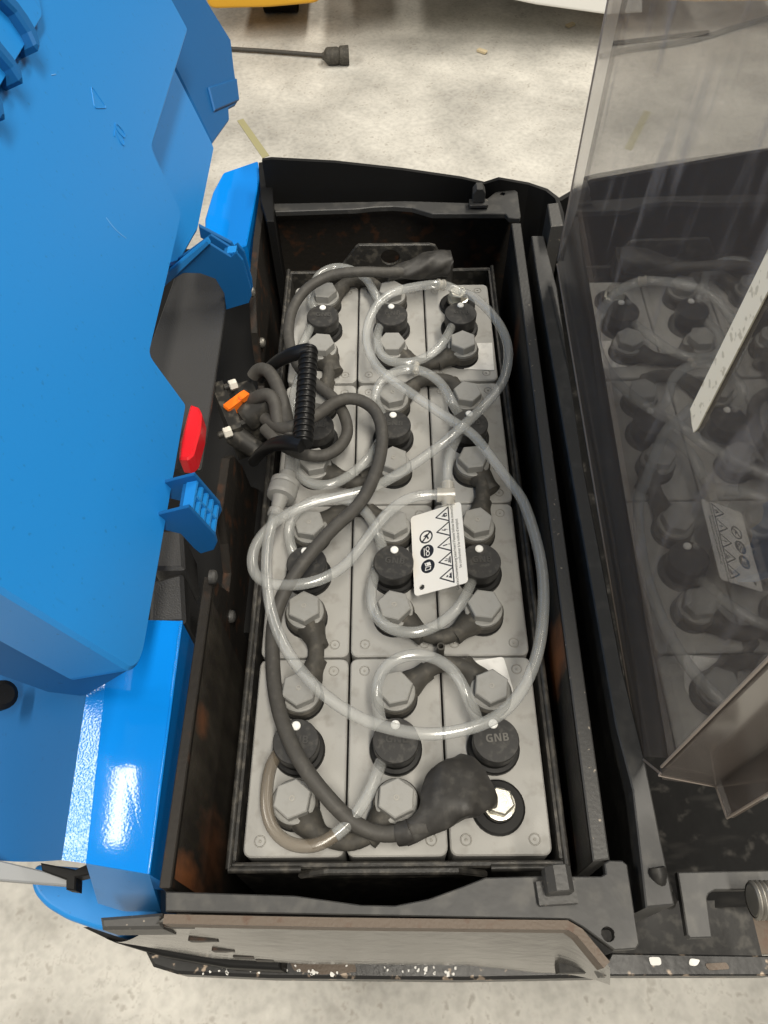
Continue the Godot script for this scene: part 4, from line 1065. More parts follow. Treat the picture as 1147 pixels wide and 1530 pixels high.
func build_right_side(t: Node3D) -> void:
	var st := ns()
	prism(st, [Vector2(0.1931, 0.3316), Vector2(0.2657, 0.3308), Vector2(0.2621, 0.3429), Vector2(0.216, 0.343), Vector2(0.2114, 0.3451), Vector2(0.2094, 0.3479), Vector2(0.2073, 0.3714), Vector2(0.1928, 0.3717), Vector2(0.1914, 0.3697)], 0, 0.008, flat_at(0.03), 0.0008)
	part("mast_bracket", st, M.steel_flange, t)
	st = ns()
	prism(st, [Vector2(0.2472, 0.3305), Vector2(0.3297, 0.331), Vector2(0.3174, 0.3719), Vector2(0.2378, 0.3715)], 0, 0.01, flat_at(-0.10))
	part("bracket_floor", st, M.rust_brown, t)
	# deep black mast housing below and behind the guard
	st = ns()
	sheet(st, func(u, v): return Vector3(lerpf(0.19, 0.70, u), -0.16 + 0.05 * sin(u * PI) + 0.05 * v, lerpf(-0.62, 0.34, v)), 20, 20)
	part("mast_housing", st, M.housing_black, t)
	st = ns()
	curtain(st, [Vector3(0.2067, 0.05, -0.4047), Vector3(0.2501, 0.05, -0.4415), Vector3(0.4807, 0.05, -0.5013), Vector3(0.736, 0.05, -0.5648)], 0.4, 0.006)
	part("mast_cover", st, M.plastic_black, t)
	st = ns()
	box(st, Vector3(0.70, -0.12, -0.05), Vector3(0.02, 0.30, 0.78), Basis(), 0.003)
	part("mast_frame", st, M.steel_black, t)
	st = ns()
	box(st, Vector3(0.40, -0.30, -0.04), Vector3(0.42, 0.02, 0.78))
	part("mast_floor", st, M.steel_black, t)
	# threaded stud
	st = ns()
	var a: Vector3 = Vector3(0.229, 0.055, 0.3524)
	for i in 7:
		lathe(st, [Vector2(0.0105, i * 0.003), Vector2(0.0118, i * 0.003 + 0.0012), Vector2(0.0118, i * 0.003 + 0.0018), Vector2(0.0105, i * 0.003 + 0.003)], along(a, a + Vector3.RIGHT), 22)
	lathe(st, [Vector2(0.0001, 0), Vector2(0.009, 0.0), Vector2(0.0105, 0.0008)], along(a, a + Vector3.RIGHT), 22)
	part("threaded_stud", st, M.bolt_steel, t)
	# corrugated hose hanging behind the guard
	st = ns()
	tube(st, [Vector3(0.27, 0.2296, 0.081), Vector3(0.27, 0.1711, 0.0856), Vector3(0.27, 0.1103, 0.0941), Vector3(0.27, 0.0269, 0.1107), Vector3(0.27, -0.1044, 0.1291), Vector3(0.27, -0.2368, 0.1455)], func(u): return 0.011 + 0.0022 * sin(u * 110), 14, 0.003)
	part("corrugated_hose", st, M.rubber, t)

	st = ns()
	prism(st, [Vector2(0.0034, 0.109), Vector2(0.0093, -0.0139), Vector2(0.0205, -0.0738), Vector2(0.0536, -0.0673), Vector2(0.0952, 0.0436)], 0, -0.02, side_at(0.34), 0.002)
	part("added_blue_panel", st, M.blue, t)  # panel added behind the guard in place of a blue reflection
	# ribbed conduit down the gap beside the tray
	st = ns()
	tube(st, [Vector3(0.1287, -0.03, 0.1765), Vector3(0.1312, -0.03, 0.1945), Vector3(0.1321, -0.03, 0.2232), Vector3(0.1317, -0.03, 0.2558), Vector3(0.1322, -0.04, 0.2895)], func(u): return 0.0062 + 0.0006 * sin(u * 150), 12, 0.002)
	part("ribbed_conduit", st, M.plastic_black, t)
	st = ns()
	box(st, Vector3(0.2056, -0.1, 0.3596), Vector3(0.16, 0.02, 0.05))
	part("base_web", st, M.steel_black, t)

func build_fairing(t: Node3D) -> void:
	var st := ns()
	prism(st, rounded([Vector2(-0.2181, -0.3768), Vector2(-0.215, -0.4298), Vector2(-0.2071, -0.4689), Vector2(-0.1657, -0.4936), Vector2(-0.1603, -0.4615), Vector2(-0.1639, -0.3254), Vector2(-0.177, -0.3186), Vector2(-0.2151, -0.3527)], 0.003), 0, 0.05, flat_at(0.055), 0.002)
	part("far_fairing", st, M.blue_gloss, t)
	# near run: top, grained chamfer, matt flank and the rounded nose
	st = ns()
	var f := [Vector3(-0.1696, 0.0417, 0.3323), Vector3(-0.214, 0.0424, 0.3253), Vector3(-0.2222, 0.0543, 0.1953), Vector3(-0.2205, 0.0587, 0.1481), Vector3(-0.1693, 0.0585, 0.1504)]
	var g := f.map(func(p): return p + Vector3(0, -0.09, 0))
	tri(st, f[0], f[4], f[3]); tri(st, f[0], f[3], f[2]); tri(st, f[0], f[2], f[1])
	for i in 5: quad(st, f[(i + 1) % 5], f[i], g[i], g[(i + 1) % 5])
	tube(st, [f[0], f[0].lerp(f[4], 0.5), f[4]], 0.0012, 8, 0.02)
	part("near_fairing", st, M.blue_gloss, t)
	var o0: Vector3 = Vector3(-0.2328, 0.0385, 0.3224)
	var o1: Vector3 = Vector3(-0.2375, 0.0508, 0.1871)
	st = ns()
	sheet(st, func(u, v): return f[1].lerp(f[2], u).lerp(o0.lerp(o1, u), v), 20, 6)
	part("fairing_chamfer", st, M.blue_grained, t)
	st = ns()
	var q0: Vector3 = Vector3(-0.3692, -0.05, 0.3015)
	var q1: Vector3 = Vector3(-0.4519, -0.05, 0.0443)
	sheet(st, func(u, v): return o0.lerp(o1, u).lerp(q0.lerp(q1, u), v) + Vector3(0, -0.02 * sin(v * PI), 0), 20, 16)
	part("fairing_flank", st, M.blue_dark_shade, t)  # the lid's shade is put into the flank's darker blue
	st = ns()
	var n0 := [Vector3(-0.2141, 0.042, 0.3253), Vector3(-0.1965, 0.0417, 0.3283), Vector3(-0.1696, 0.0415, 0.3322)]
	var n1 := [Vector3(-0.2334, -0.05, 0.3387), Vector3(-0.2119, -0.05, 0.3444), Vector3(-0.1833, -0.05, 0.3446)]
	sheet(st, func(u, v): return line_at(n1, u).lerp(line_at(n0, u), v), 12, 8)
	part("fairing_front", st, M.blue, t)
	st = ns()
	prism(st, rounded([Vector2(-0.3129, 0.3158), Vector2(-0.3071, 0.3251), Vector2(-0.2958, 0.3343), Vector2(-0.2761, 0.3438), Vector2(-0.2471, 0.3523), Vector2(-0.1962, 0.3526), Vector2(-0.2018, 0.3176), Vector2(-0.2661, 0.3046), Vector2(-0.3131, 0.3011)], 0.006), 0, 0.10, flat_at(-0.10), 0.005)
	part("blue_bumper", st, M.blue, t)
	st = ns()
	prism(st, [Vector2(-0.2053, 0.3561), Vector2(-0.1627, 0.3535), Vector2(-0.1607, 0.3633), Vector2(-0.2025, 0.3635)], 0, 0.04, flat_at(0.02), 0.002)
	part("grey_block", st, M.steel_edge, t)
	st = ns()
	prism(st, [Vector2(-0.3125, 0.3358), Vector2(-0.2781, 0.3493), Vector2(-0.2303, 0.3609), Vector2(-0.1643, 0.3712), Vector2(-0.1127, 0.3737), Vector2(-0.1147, 0.3456), Vector2(-0.2351, 0.3304)], 0, 0.16, flat_at(-0.24), 0.004)
	part("lower_shell", st, M.plastic_black, t)
	st = ns()
	prism(st, [Vector2(-0.2641, 0.3175), Vector2(-0.2371, 0.3223), Vector2(-0.2281, 0.3182), Vector2(-0.2245, 0.3255), Vector2(-0.2354, 0.3277), Vector2(-0.2339, 0.3365), Vector2(-0.241, 0.3356), Vector2(-0.2425, 0.329), Vector2(-0.2617, 0.323)], 0, 0.015, flat_at(0.0), 0.001)
	part("edge_clip", st, M.plastic_black, t)
	st = ns()
	prism(st, [Vector2(-0.3262, 0.3076), Vector2(-0.2446, 0.3251), Vector2(-0.2444, 0.3306), Vector2(-0.3212, 0.3246)], 0, 0.01, flat_at(-0.02), 0.001)
	part("pale_trim", st, M.pale_plastic, t)
	st = ns()
	lathe(st, [Vector2(0.010, 0), Vector2(0.012, 0.004), Vector2(0.012, 0.014), Vector2(0.008, 0.018), Vector2(0.0001, 0.018)], along(Vector3(-0.3316, 0, 0.1899), Vector3(-0.3132, 0.02, 0.1931)), 20)
	part("knob", st, M.plastic_black, t)
	for k in [[Vector2(-0.1105, 0.364), Vector2(-0.0849, 0.3635), Vector2(-0.0445, 0.366), Vector2(-0.043, 0.3729), Vector2(-0.0777, 0.3751), Vector2(-0.106, 0.3715)], [Vector2(-0.1879, 0.3607), Vector2(-0.1661, 0.3619), Vector2(-0.1643, 0.3654), Vector2(-0.1846, 0.3653)]]:
		st = ns()
		prism(st, rounded(k, 0.002), 0, 0.002, flat_at(-0.2843))
		part("rust_patch", st, M.rust_edge, t)
	for k in [[Vector2(0.1769, 0.3789), Vector2(0.1854, 0.379), Vector2(0.1853, 0.3839), Vector2(0.1777, 0.3843)], [Vector2(0.2059, 0.3799), Vector2(0.2133, 0.3808), Vector2(0.2095, 0.3848), Vector2(0.2041, 0.384)], [Vector2(0.2155, 0.3832), Vector2(0.2312, 0.3825), Vector2(0.2325, 0.3866), Vector2(0.2174, 0.3873)]]:
		st = ns()
		prism(st, rounded(k, 0.002), 0, 0.001, flat_at(-0.0192))
		part("paint_chip", st, M.rust_edge if rng.randf() < 0.4 else M.sticker, t)
	# black trim under the lid
	st = ns()
	prism(st, rounded([Vector2(-0.2049, 0.1061), Vector2(-0.1789, 0.0981), Vector2(-0.17, 0.1451), Vector2(-0.2, 0.1459)], 0.004), 0, 0.06, flat_at(0.045), 0.003)
	part("hinge_cover", st, M.textured_black, t)
	st = ns()
	prism(st, rounded([Vector2(-0.2056, 0.0584), Vector2(-0.1841, 0.0573), Vector2(-0.176, 0.0977), Vector2(-0.205, 0.0973)], 0.004), 0, 0.06, flat_at(0.05), 0.003)
	part("hinge_cover", st, M.textured_black, t)
	st = ns()
	prism(st, [Vector2(-0.4476, -0.5176), Vector2(-0.1771, -0.5097), Vector2(-0.1279, 0.0915), Vector2(-0.356, 0.0886)], 0, 0.02, flat_at(-0.09))
	part("hinge_well", st, M.plastic_black, t)

func build_lid(t: Node3D) -> void:
	var lid := Node3D.new()
	lid.name = "battery_lid"
	t.add_child(lid, true)
	lid.set_meta("label", "large blue plastic battery lid, swung up on the left")
	var st := ns()
	prism(st, rounded([Vector2(-0.4608, 0.1107), Vector2(-0.2348, 0.1129), Vector2(-0.2111, 0.0589), Vector2(-0.1613, 0.0581), Vector2(-0.0283, 0.0584), Vector2(-0.0205, 0.0036), Vector2(0.2027, 0.0003), Vector2(0.2146, 0.003), Vector2(0.2218, 0.0105)] + [Vector2(0.214, 0.5), Vector2(-0.47, 0.5)], 0.005, 3), 0, 0.05, lid_at(0), 0.0045)
	part("lid_panel", st, M.blue, lid)
	st = ns()
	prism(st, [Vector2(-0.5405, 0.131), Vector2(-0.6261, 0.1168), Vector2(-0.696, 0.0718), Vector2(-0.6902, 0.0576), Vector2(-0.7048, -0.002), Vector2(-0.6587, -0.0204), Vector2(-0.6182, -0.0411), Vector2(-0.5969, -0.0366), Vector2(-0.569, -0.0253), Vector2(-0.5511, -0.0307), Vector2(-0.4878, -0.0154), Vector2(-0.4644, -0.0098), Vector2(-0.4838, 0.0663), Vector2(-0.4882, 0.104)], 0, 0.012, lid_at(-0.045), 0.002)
	part("lid_rim", st, M.blue_dark_shade, lid)
	st = ns()
	prism(st, [Vector2(-0.4635, 0.0979), Vector2(-0.4588, 0.0761), Vector2(-0.4433, 0), Vector2(-0.4392, -0.0053), Vector2(-0.2894, -0.0066), Vector2(-0.2761, -0.0033), Vector2(-0.2174, 0.0094), Vector2(-0.1854, 0.0296), Vector2(-0.2762, 0.0873), Vector2(-0.2904, 0.1073)], 0, 0.03, lid_at(-0.036), 0.003)
	part("lid_shoulder", st, M.blue, lid)
	st = ns()
	prism(st, [Vector2(-0.5384, 0.021), Vector2(-0.6449, -0.0251), Vector2(-0.6127, -0.0387), Vector2(-0.5161, 0.002)], 0, 0.004, lid_at(-0.042), 0.0015)
	part("rim_tab", st, M.blue_dark_shade, lid)
	st = ns()
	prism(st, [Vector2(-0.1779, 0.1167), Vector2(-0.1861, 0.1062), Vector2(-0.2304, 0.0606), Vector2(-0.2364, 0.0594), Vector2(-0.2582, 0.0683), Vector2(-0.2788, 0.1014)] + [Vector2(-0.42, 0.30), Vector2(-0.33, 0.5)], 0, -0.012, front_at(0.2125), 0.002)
	part("lid_end_wall", st, M.blue_dark_shade, lid)  # darker blue carries the shade on this end of the lid
	# moulded ribs of the handle recess, close to the camera
	for r in [[Vector2(-0.1502, 0.281), Vector2(-0.1555, 0.2771), Vector2(-0.159, 0.2686), Vector2(-0.1593, 0.2586), Vector2(-0.1569, 0.2487), Vector2(-0.1497, 0.2428), Vector2(-0.1437, 0.2421), Vector2(-0.1428, 0.2463), Vector2(-0.1469, 0.2535), Vector2(-0.1478, 0.2657), Vector2(-0.1429, 0.2783)], [Vector2(-0.111, 0.27), Vector2(-0.1092, 0.2647), Vector2(-0.1102, 0.2545), Vector2(-0.1077, 0.2457), Vector2(-0.1014, 0.2416), Vector2(-0.0994, 0.2446), Vector2(-0.1006, 0.2522), Vector2(-0.0989, 0.2655)], [Vector2(-0.0653, 0.2596), Vector2(-0.0691, 0.2522), Vector2(-0.0653, 0.2462), Vector2(-0.0574, 0.2416), Vector2(-0.0543, 0.2444), Vector2(-0.0559, 0.256)]]:
		st = ns()
		prism(st, r, 0, 0.022, lid_at(0.016), 0.002)
		part("moulded_rib", st, M.blue_dark_shade, lid)
	st = ns()
	prism(st, rounded([Vector2(-0.1488, 0.2939), Vector2(-0.2188, 0.2651), Vector2(-0.1906, 0.247), Vector2(-0.0373, 0.2515)], 0.004), 0, 0.014, lid_at(0.008), 0.004)
	part("handle_recess", st, M.blue, lid)
	# scuffs
	for k in [[Vector2(-0.1636, 0.2196), Vector2(-0.1699, 0.2168)], [Vector2(-0.1021, 0.1374), Vector2(-0.102, 0.1258), Vector2(-0.1065, 0.1136)]]:
		st = ns()
		tube(st, k.map(func(q): return lid_at(0) * Vector3(q.x, q.y, 0)), 0.0004, 6, 0.002, true)
		part("scuff", st, M.scuff, lid)
	# mould marks
	var p: Array = [Vector2(-0.1986, 0.1499), Vector2(-0.2003, 0.1787)]
	var fr := lid_at(0.0)
	var turned := Basis(fr.basis.x, -fr.basis.y, -fr.basis.z)
	words("mould_mark", "02", 0.018, 0.0012, M.blue, lid, Transform3D(turned * Basis(Vector3(0, 0, 1), 0.2), fr * Vector3(p[0].x, p[0].y, 0)), false)
	st = ns()
	var m1: Vector2 = p[1]
	var tr := []
	for i in 3: tr.append(fr * Vector3(m1.x + cos(TAU * i / 3) * 0.011, m1.y + sin(TAU * i / 3) * 0.011, 0))
	tube(st, [tr[0], tr[0].lerp(tr[1], 0.5), tr[1], tr[1].lerp(tr[2], 0.5), tr[2], tr[2].lerp(tr[0], 0.5)], 0.0006, 6, 0.003, false, 1.0, true)
	part("mould_mark", st, M.blue, lid)
	# hinge arms with honeycomb edges
	hinge_arm(lid, [Vector2(-0.2327, 0.0955), Vector2(-0.2194, 0.116), Vector2(-0.1717, 0.1494), Vector2(-0.1541, 0.1337), Vector2(-0.1479, 0.1389), Vector2(-0.143, 0.1295), Vector2(-0.1408, 0.0952), Vector2(-0.1418, 0.0849), Vector2(-0.1459, 0.0763), Vector2(-0.1711, 0.0679), Vector2(-0.1692, 0.089), Vector2(-0.1744, 0.1076), Vector2(-0.1877, 0.1145), Vector2(-0.2041, 0.1157), Vector2(-0.2174, 0.1078)], -0.205, 0.013, [Vector2(-0.1478, 0.1359), Vector2(-0.1427, 0.0832)], 0.03)
	hinge_arm(lid, [Vector2(-0.1753, 0.1607), Vector2(-0.1606, 0.167), Vector2(-0.1543, 0.1526), Vector2(-0.1397, 0.1027), Vector2(-0.1403, 0.0918), Vector2(-0.1452, 0.0806), Vector2(-0.1574, 0.0746), Vector2(-0.161, 0.083), Vector2(-0.1666, 0.1054), Vector2(-0.1806, 0.1125)], 0.095, 0.030, [Vector2(-0.1496, 0.134), Vector2(-0.1401, 0.1008)], 0.014)
	st = ns()
	prism(st, [Vector2(-0.1852, 0.151), Vector2(-0.1569, 0.1305), Vector2(-0.1534, 0.1201), Vector2(-0.1597, 0.1154), Vector2(-0.1864, 0.1366)], 0, 0.004, front_at(-0.232), 0.001)
	part("arm_rail", st, M.blue_dark_shade, lid)
	st = ns()
	prism(st, [Vector2(-0.2313, 0.098), Vector2(-0.2174, 0.1208), Vector2(-0.1715, 0.1568), Vector2(-0.17, 0.1516), Vector2(-0.2124, 0.1142)], 0, 0.006, front_at(-0.204), 0.001)
	part("arm_rail", st, M.blue, lid)
	# black underside plate and red latch
	st = ns()
	prism(st, rounded([Vector2(-0.2413, -0.1219), Vector2(-0.2297, -0.2521), Vector2(-0.203, -0.2569), Vector2(-0.1793, -0.2388), Vector2(-0.1716, -0.2217), Vector2(-0.17, -0.1819), Vector2(-0.1681, 0.0121), Vector2(-0.2036, 0.0115)], 0.004), 0, 0.006, flat_at(0.075), 0.001)
	part("underside_plate", st, M.textured_black, lid)
	st = ns()
	prism(st, rounded([Vector2(-0.1808, -0.0468), Vector2(-0.1732, -0.0435), Vector2(-0.1691, -0.0355), Vector2(-0.1678, -0.0161), Vector2(-0.17, 0.0107), Vector2(-0.1739, 0.0164), Vector2(-0.1826, 0.0156), Vector2(-0.1841, -0.0028)], 0.0016, 2), 0, 0.022, flat_at(0.096), 0.002)
	part("latch", st, M.red, lid, false, "red plastic latch on the lid's lower edge")

func hinge_arm(lid: Node3D, poly: Array, z: float, width: float, edge: Array, under: float) -> void:
	var st := ns()
	# the arms end where they run under the lid's lower edge
	var along_lid := Vector2(-sin(deg_to_rad(20)), cos(deg_to_rad(20)))
	var out_of_lid := Vector2(cos(deg_to_rad(20)), sin(deg_to_rad(20)))
	var foot := Vector2(-0.172, 0.12) + along_lid * under - out_of_lid * 0.004
	var kept := Geometry2D.clip_polygons(ccw(poly), PackedVector2Array([foot, foot + out_of_lid, foot + out_of_lid + along_lid, foot + along_lid]))
	if kept.size(): poly = Array(kept[0])
	var mid := Vector2.ZERO
	for q in poly: mid += q / poly.size()
	var across: Vector2 = (edge[1] - edge[0]).normalized().orthogonal()
	if across.dot(mid - edge[0]) < 0: across = -across
	var inward := across * 0.009
	edge = [edge[0] + across * 0.001, edge[1] + across * 0.001]
	prism(st, poly, 0, 0.003, front_at(z), 0.0006)
	var arm := part("hinge_arm", st, M.blue_dark_shade, lid)
	st = ns()
	prism(st, poly, 0, 0.003, front_at(z - width), 0.0006)
	part("arm_cheek", st, M.blue_dark_shade, arm)
	# cross walls of the honeycomb between the two cheeks
	for i in 5:
		var a: Vector2 = edge[0].lerp(edge[1], i / 4.0)
		st = ns()
		var b: Vector2 = a + inward
		var n: Vector2 = (edge[1] - edge[0]).normalized() * 0.0012
		prism(st, [a - n, a + n, b + n, b - n], 0, width - 0.003, front_at(z - width + 0.003))
		part("honeycomb_wall", st, M.blue, arm)
	st = ns()
	prism(st, [edge[0], edge[1], edge[1] + inward, edge[0] + inward], 0, 0.002, front_at(z - width / 2))
	part("honeycomb_wall", st, M.blue, arm)
	st = ns()
	prism(st, [edge[0] + inward, edge[1] + inward, edge[1] + inward * 1.4, edge[0] + inward * 1.4], 0, width - 0.003, front_at(z - width + 0.003))
	part("honeycomb_wall", st, M.blue_dark_shade, arm)

func build_guard(t: Node3D) -> void:
	var g := Node3D.new()
	g.name = "mast_guard"
	t.add_child(g, true)
	g.set_meta("label", "smoke tinted clear plastic mast guard, scratched and dusty, mirroring the battery")
	var th := 0.004
	# plan of the bends: far strip, main sheet, return, outer lip
	var st := ns()
	prism(st, [Vector2(-0.185, 0.19), Vector2(0.283, 0.132), Vector2(0.283, 0.75), Vector2(-0.185, 0.75)], 0, th, side_at(0.172))
	part("guard_sheet", st, M.smoke_sheet, g)
	# lower band, bent outwards
	st = ns()
	bent(st, [Vector3(0.168, 0.19, -0.185), Vector3(0.168, 0.132, 0.283), Vector3(0.181, 0.0327, 0.253), Vector3(0.181, 0.0676, -0.2654)], th)
	part("lower_band", st, M.smoke_band, g)
	st = ns()
	bent(st, [Vector3(0.168, 0.75, -0.185), Vector3(0.168, 0.19, -0.185), Vector3(0.176, 0.087, -0.2464), Vector3(0.176, 0.087, -0.2464) + Vector3(0, 0.62, -0.02)], th)
	part("far_band", st, M.frosted_band, g)
	st = ns()
	prism(st, rounded([Vector2(0.168, 0.112), Vector2(0.172, 0.100), Vector2(0.2135, 0.080), Vector2(0.2135, 0.75), Vector2(0.168, 0.75)], 0.002), 0, th, front_at(0.2835))
	part("guard_return", st, M.smoke_band, g)
	st = ns()
	prism(st, [Vector2(0.2848, 0.0794), Vector2(0.3083, 0.0855)] + [Vector2(0.318, 0.75), Vector2(0.2876, 0.75)], 0, th, side_at(0.2178))
	part("guard_lip", st, M.smoke_band, g)
	for e in [[Vector3(0.181, 0.0327, 0.253), Vector3(0.181, 0.0676, -0.2654)], [Vector3(0.176, 0.087, -0.2464), Vector3(0.176, 0.087, -0.2464) + Vector3(0, 0.62, -0.02)], [Vector3(0.168, 0.108, 0.287), Vector3(0.2135, 0.0795, 0.287)], [Vector3(0.2145, 0.0769, 0.2842), Vector3(0.2145, 0.083, 0.3078)], [Vector3(0.2145, 0.083, 0.3078), Vector3(0.2145, 0.75, 0.318)], [Vector3(0.1665, 0.12, 0.285), Vector3(0.1665, 0.75, 0.285)], [Vector3(0.181, 0.0327, 0.253), Vector3(0.169, 0.108, 0.286)]]:
		st = ns()
		tube(st, [e[0], (e[0] as Vector3).lerp(e[1], 0.5), e[1]], 0.0009, 8, 0.02)
		part("lit_sheet_edge", st, M.lit_sheet_edge, g)  # pale lines painted in for light on the edges and bends
	# dust and wiping smears on the sheet
	st = ns()
	sheet(st, func(u, v): return Vector3(0.1675, lerpf(lerpf(0.195, 0.137, u), 0.7, v), lerpf(-0.18, 0.28, u)), 2, 2)
	part("dust_film", st, M.screen_dust, g)
	# pale strip added in place of a bright band of unclear origin
	st = ns()
	prism(st, [Vector2(0.1387, 0.4011), Vector2(0.1357, 0.2865), Vector2(0.1432, 0.2834), Vector2(0.1493, 0.2825), Vector2(0.1511, 0.2881), Vector2(0.1533, 0.3906)], 0, 0.0008, side_at(0.1672))
	part("added_pale_strip", st, M.added_pale_strip, g, false, "added pale speckled strip in place of a bright band on the tinted guard")

func bent(st: SurfaceTool, q: Array, th: float) -> void:
	var n: Vector3 = ((q[1] - q[0]) as Vector3).cross(q[3] - q[0]).normalized()
	if n.x > 0: n = -n
	var o := []
	for p in q: o.append(p - n * th)
	quad(st, q[0], q[1], q[2], q[3])
	quad(st, o[3], o[2], o[1], o[0])
	for i in 4:
		var j := (i + 1) % 4
		quad(st, q[j], q[i], o[i], o[j])

# ---------------------------------------------------------------- floor and what stands on it
func build_floor() -> void:
	var st := ns()
	sheet(st, func(u, v): return Vector3(lerpf(-9, 9, u), -0.68, lerpf(5, -12, v)), 4, 4)
	tag(part("floor", st, M.floor), "pale worn concrete workshop floor", "floor", "", "structure")
	# things at the top edge of the picture
	st = ns()
	var t := thing("yellow_truck", "yellow machine side at the upper left edge of the floor", "machine", Vector3(-0.6, -0.68, -2.75))
	prism(st, rounded([Vector2(-0.598, -0.5666), Vector2(-0.397, -0.5667), Vector2(-0.2221, -0.5563), Vector2(-0.1644, -0.4326), Vector2(-0.5893, -0.4238)], 0.03), 0, -0.5, front_at(-2.40), 0.01)
	part("yellow_body", st, M.yellow, t)
	st = ns()
	lathe(st, [Vector2(0.06, 0), Vector2(0.06, 0.12)], along(Vector3(-0.3814, -0.62, -2.546) + Vector3(-0.06, 0, -0.1), Vector3(-0.3814, -0.62, -2.546) + Vector3(0.06, 0, -0.1)), 20)
	part("wheel", st, M.plastic_black, t)
	t = thing("white_machine", "white machine body with curved lower edge at the top of the picture", "machine", Vector3(0.5, -0.68, -2.8))
	st = ns()
	prism(st, [Vector2(0.3704, -0.5135), Vector2(0.4755, -0.535), Vector2(0.5853, -0.5509), Vector2(0.7138, -0.5693), Vector2(0.8251, -0.5657), Vector2(0.7769, -0.3796), Vector2(-0.0749, -0.3621), Vector2(-0.079, -0.4552), Vector2(0.1522, -0.4824)], 0, -0.7, front_at(-2.30), 0.01)
	part("white_body", st, M.white_panel, t)
	t = thing("yellow_machine", "yellow machine edge at the upper right, seen through the tinted guard", "machine", Vector3(1.2, -0.68, -2.8))
	st = ns()
	prism(st, [Vector2(0.8631, -0.5708), Vector2(1.0246, -0.5801), Vector2(1.3563, -0.583), Vector2(1.3055, -0.4628), Vector2(0.8319, -0.453)], 0, -0.5, front_at(-2.40), 0.01)
	part("yellow_beam", st, M.yellow, t)
	# cables on the floor
	t = thing("floor_cable", "thin dark cable on the floor ending in a round connector, upper left", "cable", Vector3(-0.1778, -0.665, -2.2937))
	st = ns()
	tube(st, [Vector3(-0.7578, -0.67, -2.395), Vector3(-0.5923, -0.67, -2.3641), Vector3(-0.5222, -0.67, -2.3517), Vector3(-0.4065, -0.67, -2.3327), Vector3(-0.2915, -0.67, -2.3094), Vector3(-0.2051, -0.67, -2.292)], 0.0065, 10, 0.03)
	part("cable_run", st, M.cable, t)
	st = ns()
	lathe(st, [Vector2(0.010, 0), Vector2(0.013, 0.006), Vector2(0.024, 0.014), Vector2(0.026, 0.02), Vector2(0.026, 0.05), Vector2(0.023, 0.056), Vector2(0.028, 0.06), Vector2(0.029, 0.088), Vector2(0.024, 0.089), Vector2(0.022, 0.07), Vector2(0.0001, 0.07)], along(Vector3(-0.2175, -0.652, -2.2501), Vector3(-0.1268, -0.652, -2.255)), 24)
	part("cable_connector", st, M.rubber, t)
	t = thing("floor_cable", "dark cable curving across the floor behind the tinted guard", "cable", Vector3(0.941, -0.67, -2.2997))
	st = ns()
	tube(st, [Vector3(0.7032, -0.67, -2.2474), Vector3(0.8061, -0.67, -2.2922), Vector3(0.9448, -0.67, -2.3178), Vector3(1.066, -0.67, -2.3585), Vector3(1.1965, -0.67, -2.4283), Vector3(1.3197, -0.67, -2.4857), Vector3(1.5414, -0.67, -2.5805)], 0.0085, 10, 0.03)
	part("cable_run", st, M.cable, t)
	st = ns()
	prism(st, [Vector2(-0.4698, -1.9177), Vector2(-0.4521, -1.9285), Vector2(-0.3546, -1.7246), Vector2(-0.3733, -1.7115)], 0, 0.001, flat_at(-0.6785))
	tag(part("tape_scrap", st, mat("olive_tape", Color(0.33, 0.31, 0.17), 0.7)), "yellowish worn tape scrap on the floor beside the blue lid", "tape")
	for k in [[Vector3(0.3169, -0.674, -2.309), 0.9, "small pale wood chip on open floor left of the guard"], [Vector3(0.6366, -0.674, -2.4784), 2.2, "small pale wood chip just below the white machine"]]:
		st = ns()
		box(st, k[0], Vector3(0.016, 0.007, 0.036), Basis(Vector3.UP, k[1]), 0.002)
		tag(part("wood_chip", st, M.wood), k[2], "wood chip", "wood chips on the floor")

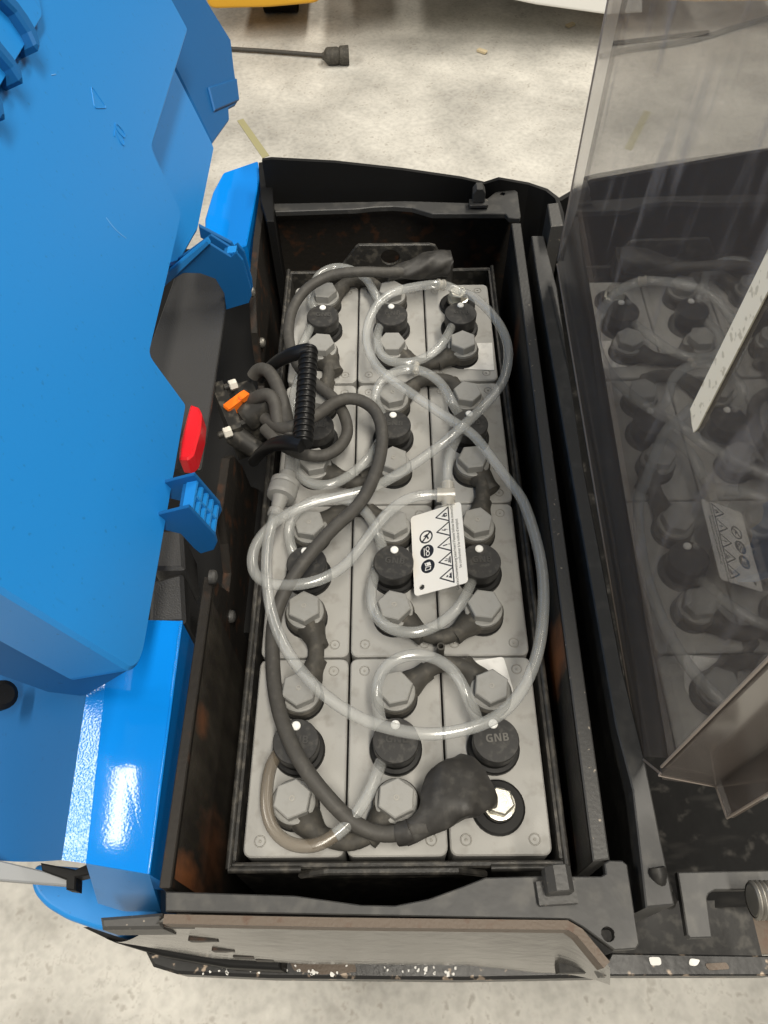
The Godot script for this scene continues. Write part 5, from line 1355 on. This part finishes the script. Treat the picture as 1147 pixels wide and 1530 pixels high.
# ---------------------------------------------------------------- scene
func lamp(at: Vector3, size: Vector2, energy: float, look: Vector3) -> void:
	var l := AreaLight3D.new()
	l.name = numbered("ceiling_lamp", self)
	l.area_size = size
	l.area_normalize_energy = true
	l.light_energy = energy
	l.light_color = Color(1.0, 0.97, 0.915)
	l.shadow_enabled = true
	l.set("area_range", 14.0)
	l.set("area_attenuation", 2.0)
	add_child(l, true)
	l.look_at_from_position(at, look, Vector3(0, 0, 1))

func _ready() -> void:
	rng.seed = 7
	noise.seed = 4
	noise.frequency = 0.1
	noise.fractal_octaves = 4
	var cam := Camera3D.new()
	cam.name = "camera"
	cam.fov = 67.32
	cam.near = 0.02
	cam.far = 60
	cam.transform = Transform3D(Basis(Vector3(0.999809, -0.019183, 0.003686), Vector3(0.013770, 0.558255, -0.829555), Vector3(0.013856, 0.829448, 0.558412)), Vector3(0.0016, 0.6119, 0.4209))
	add_child(cam)
	cam.current = true
	var env := Environment.new()
	env.background_mode = Environment.BG_COLOR
	env.background_color = Color(0.17, 0.167, 0.16).linear_to_srgb()
	env.background_energy_multiplier = 1.0
	env.tonemap_mode = Environment.TONE_MAPPER_LINEAR
	env.tonemap_exposure = 1.0
	env.sdfgi_enabled = true
	env.ssao_enabled = true
	env.ssil_enabled = true
	var we := WorldEnvironment.new()
	we.name = "surroundings"
	we.environment = env
	add_child(we)
	# the hall's strip lamps, high above
	lamp(Vector3(-3.2, 3.0, -0.3), Vector2(0.5, 2.2), 13.0, Vector3(-2.2, 0, -0.3))
	lamp(Vector3(-1.2, 3.0, 0.0), Vector2(0.07, 0.6), 0.4, Vector3(-1.2, 0, 0.0))
	lamp(Vector3(1.5, 3.0, -1.7), Vector2(0.3, 2.4), 14.0, Vector3(1.5, 0, -1.7))
	lamp(Vector3(0.5, 3.0, 1.5), Vector2(0.3, 2.4), 15.0, Vector3(0.5, 0, 1.5))
	make_materials()
	build_floor()
	build_truck()
	build_tray()
	build_cells()
	build_connectors()
	build_hoses()
	build_cables()
	build_plug()
	build_card()
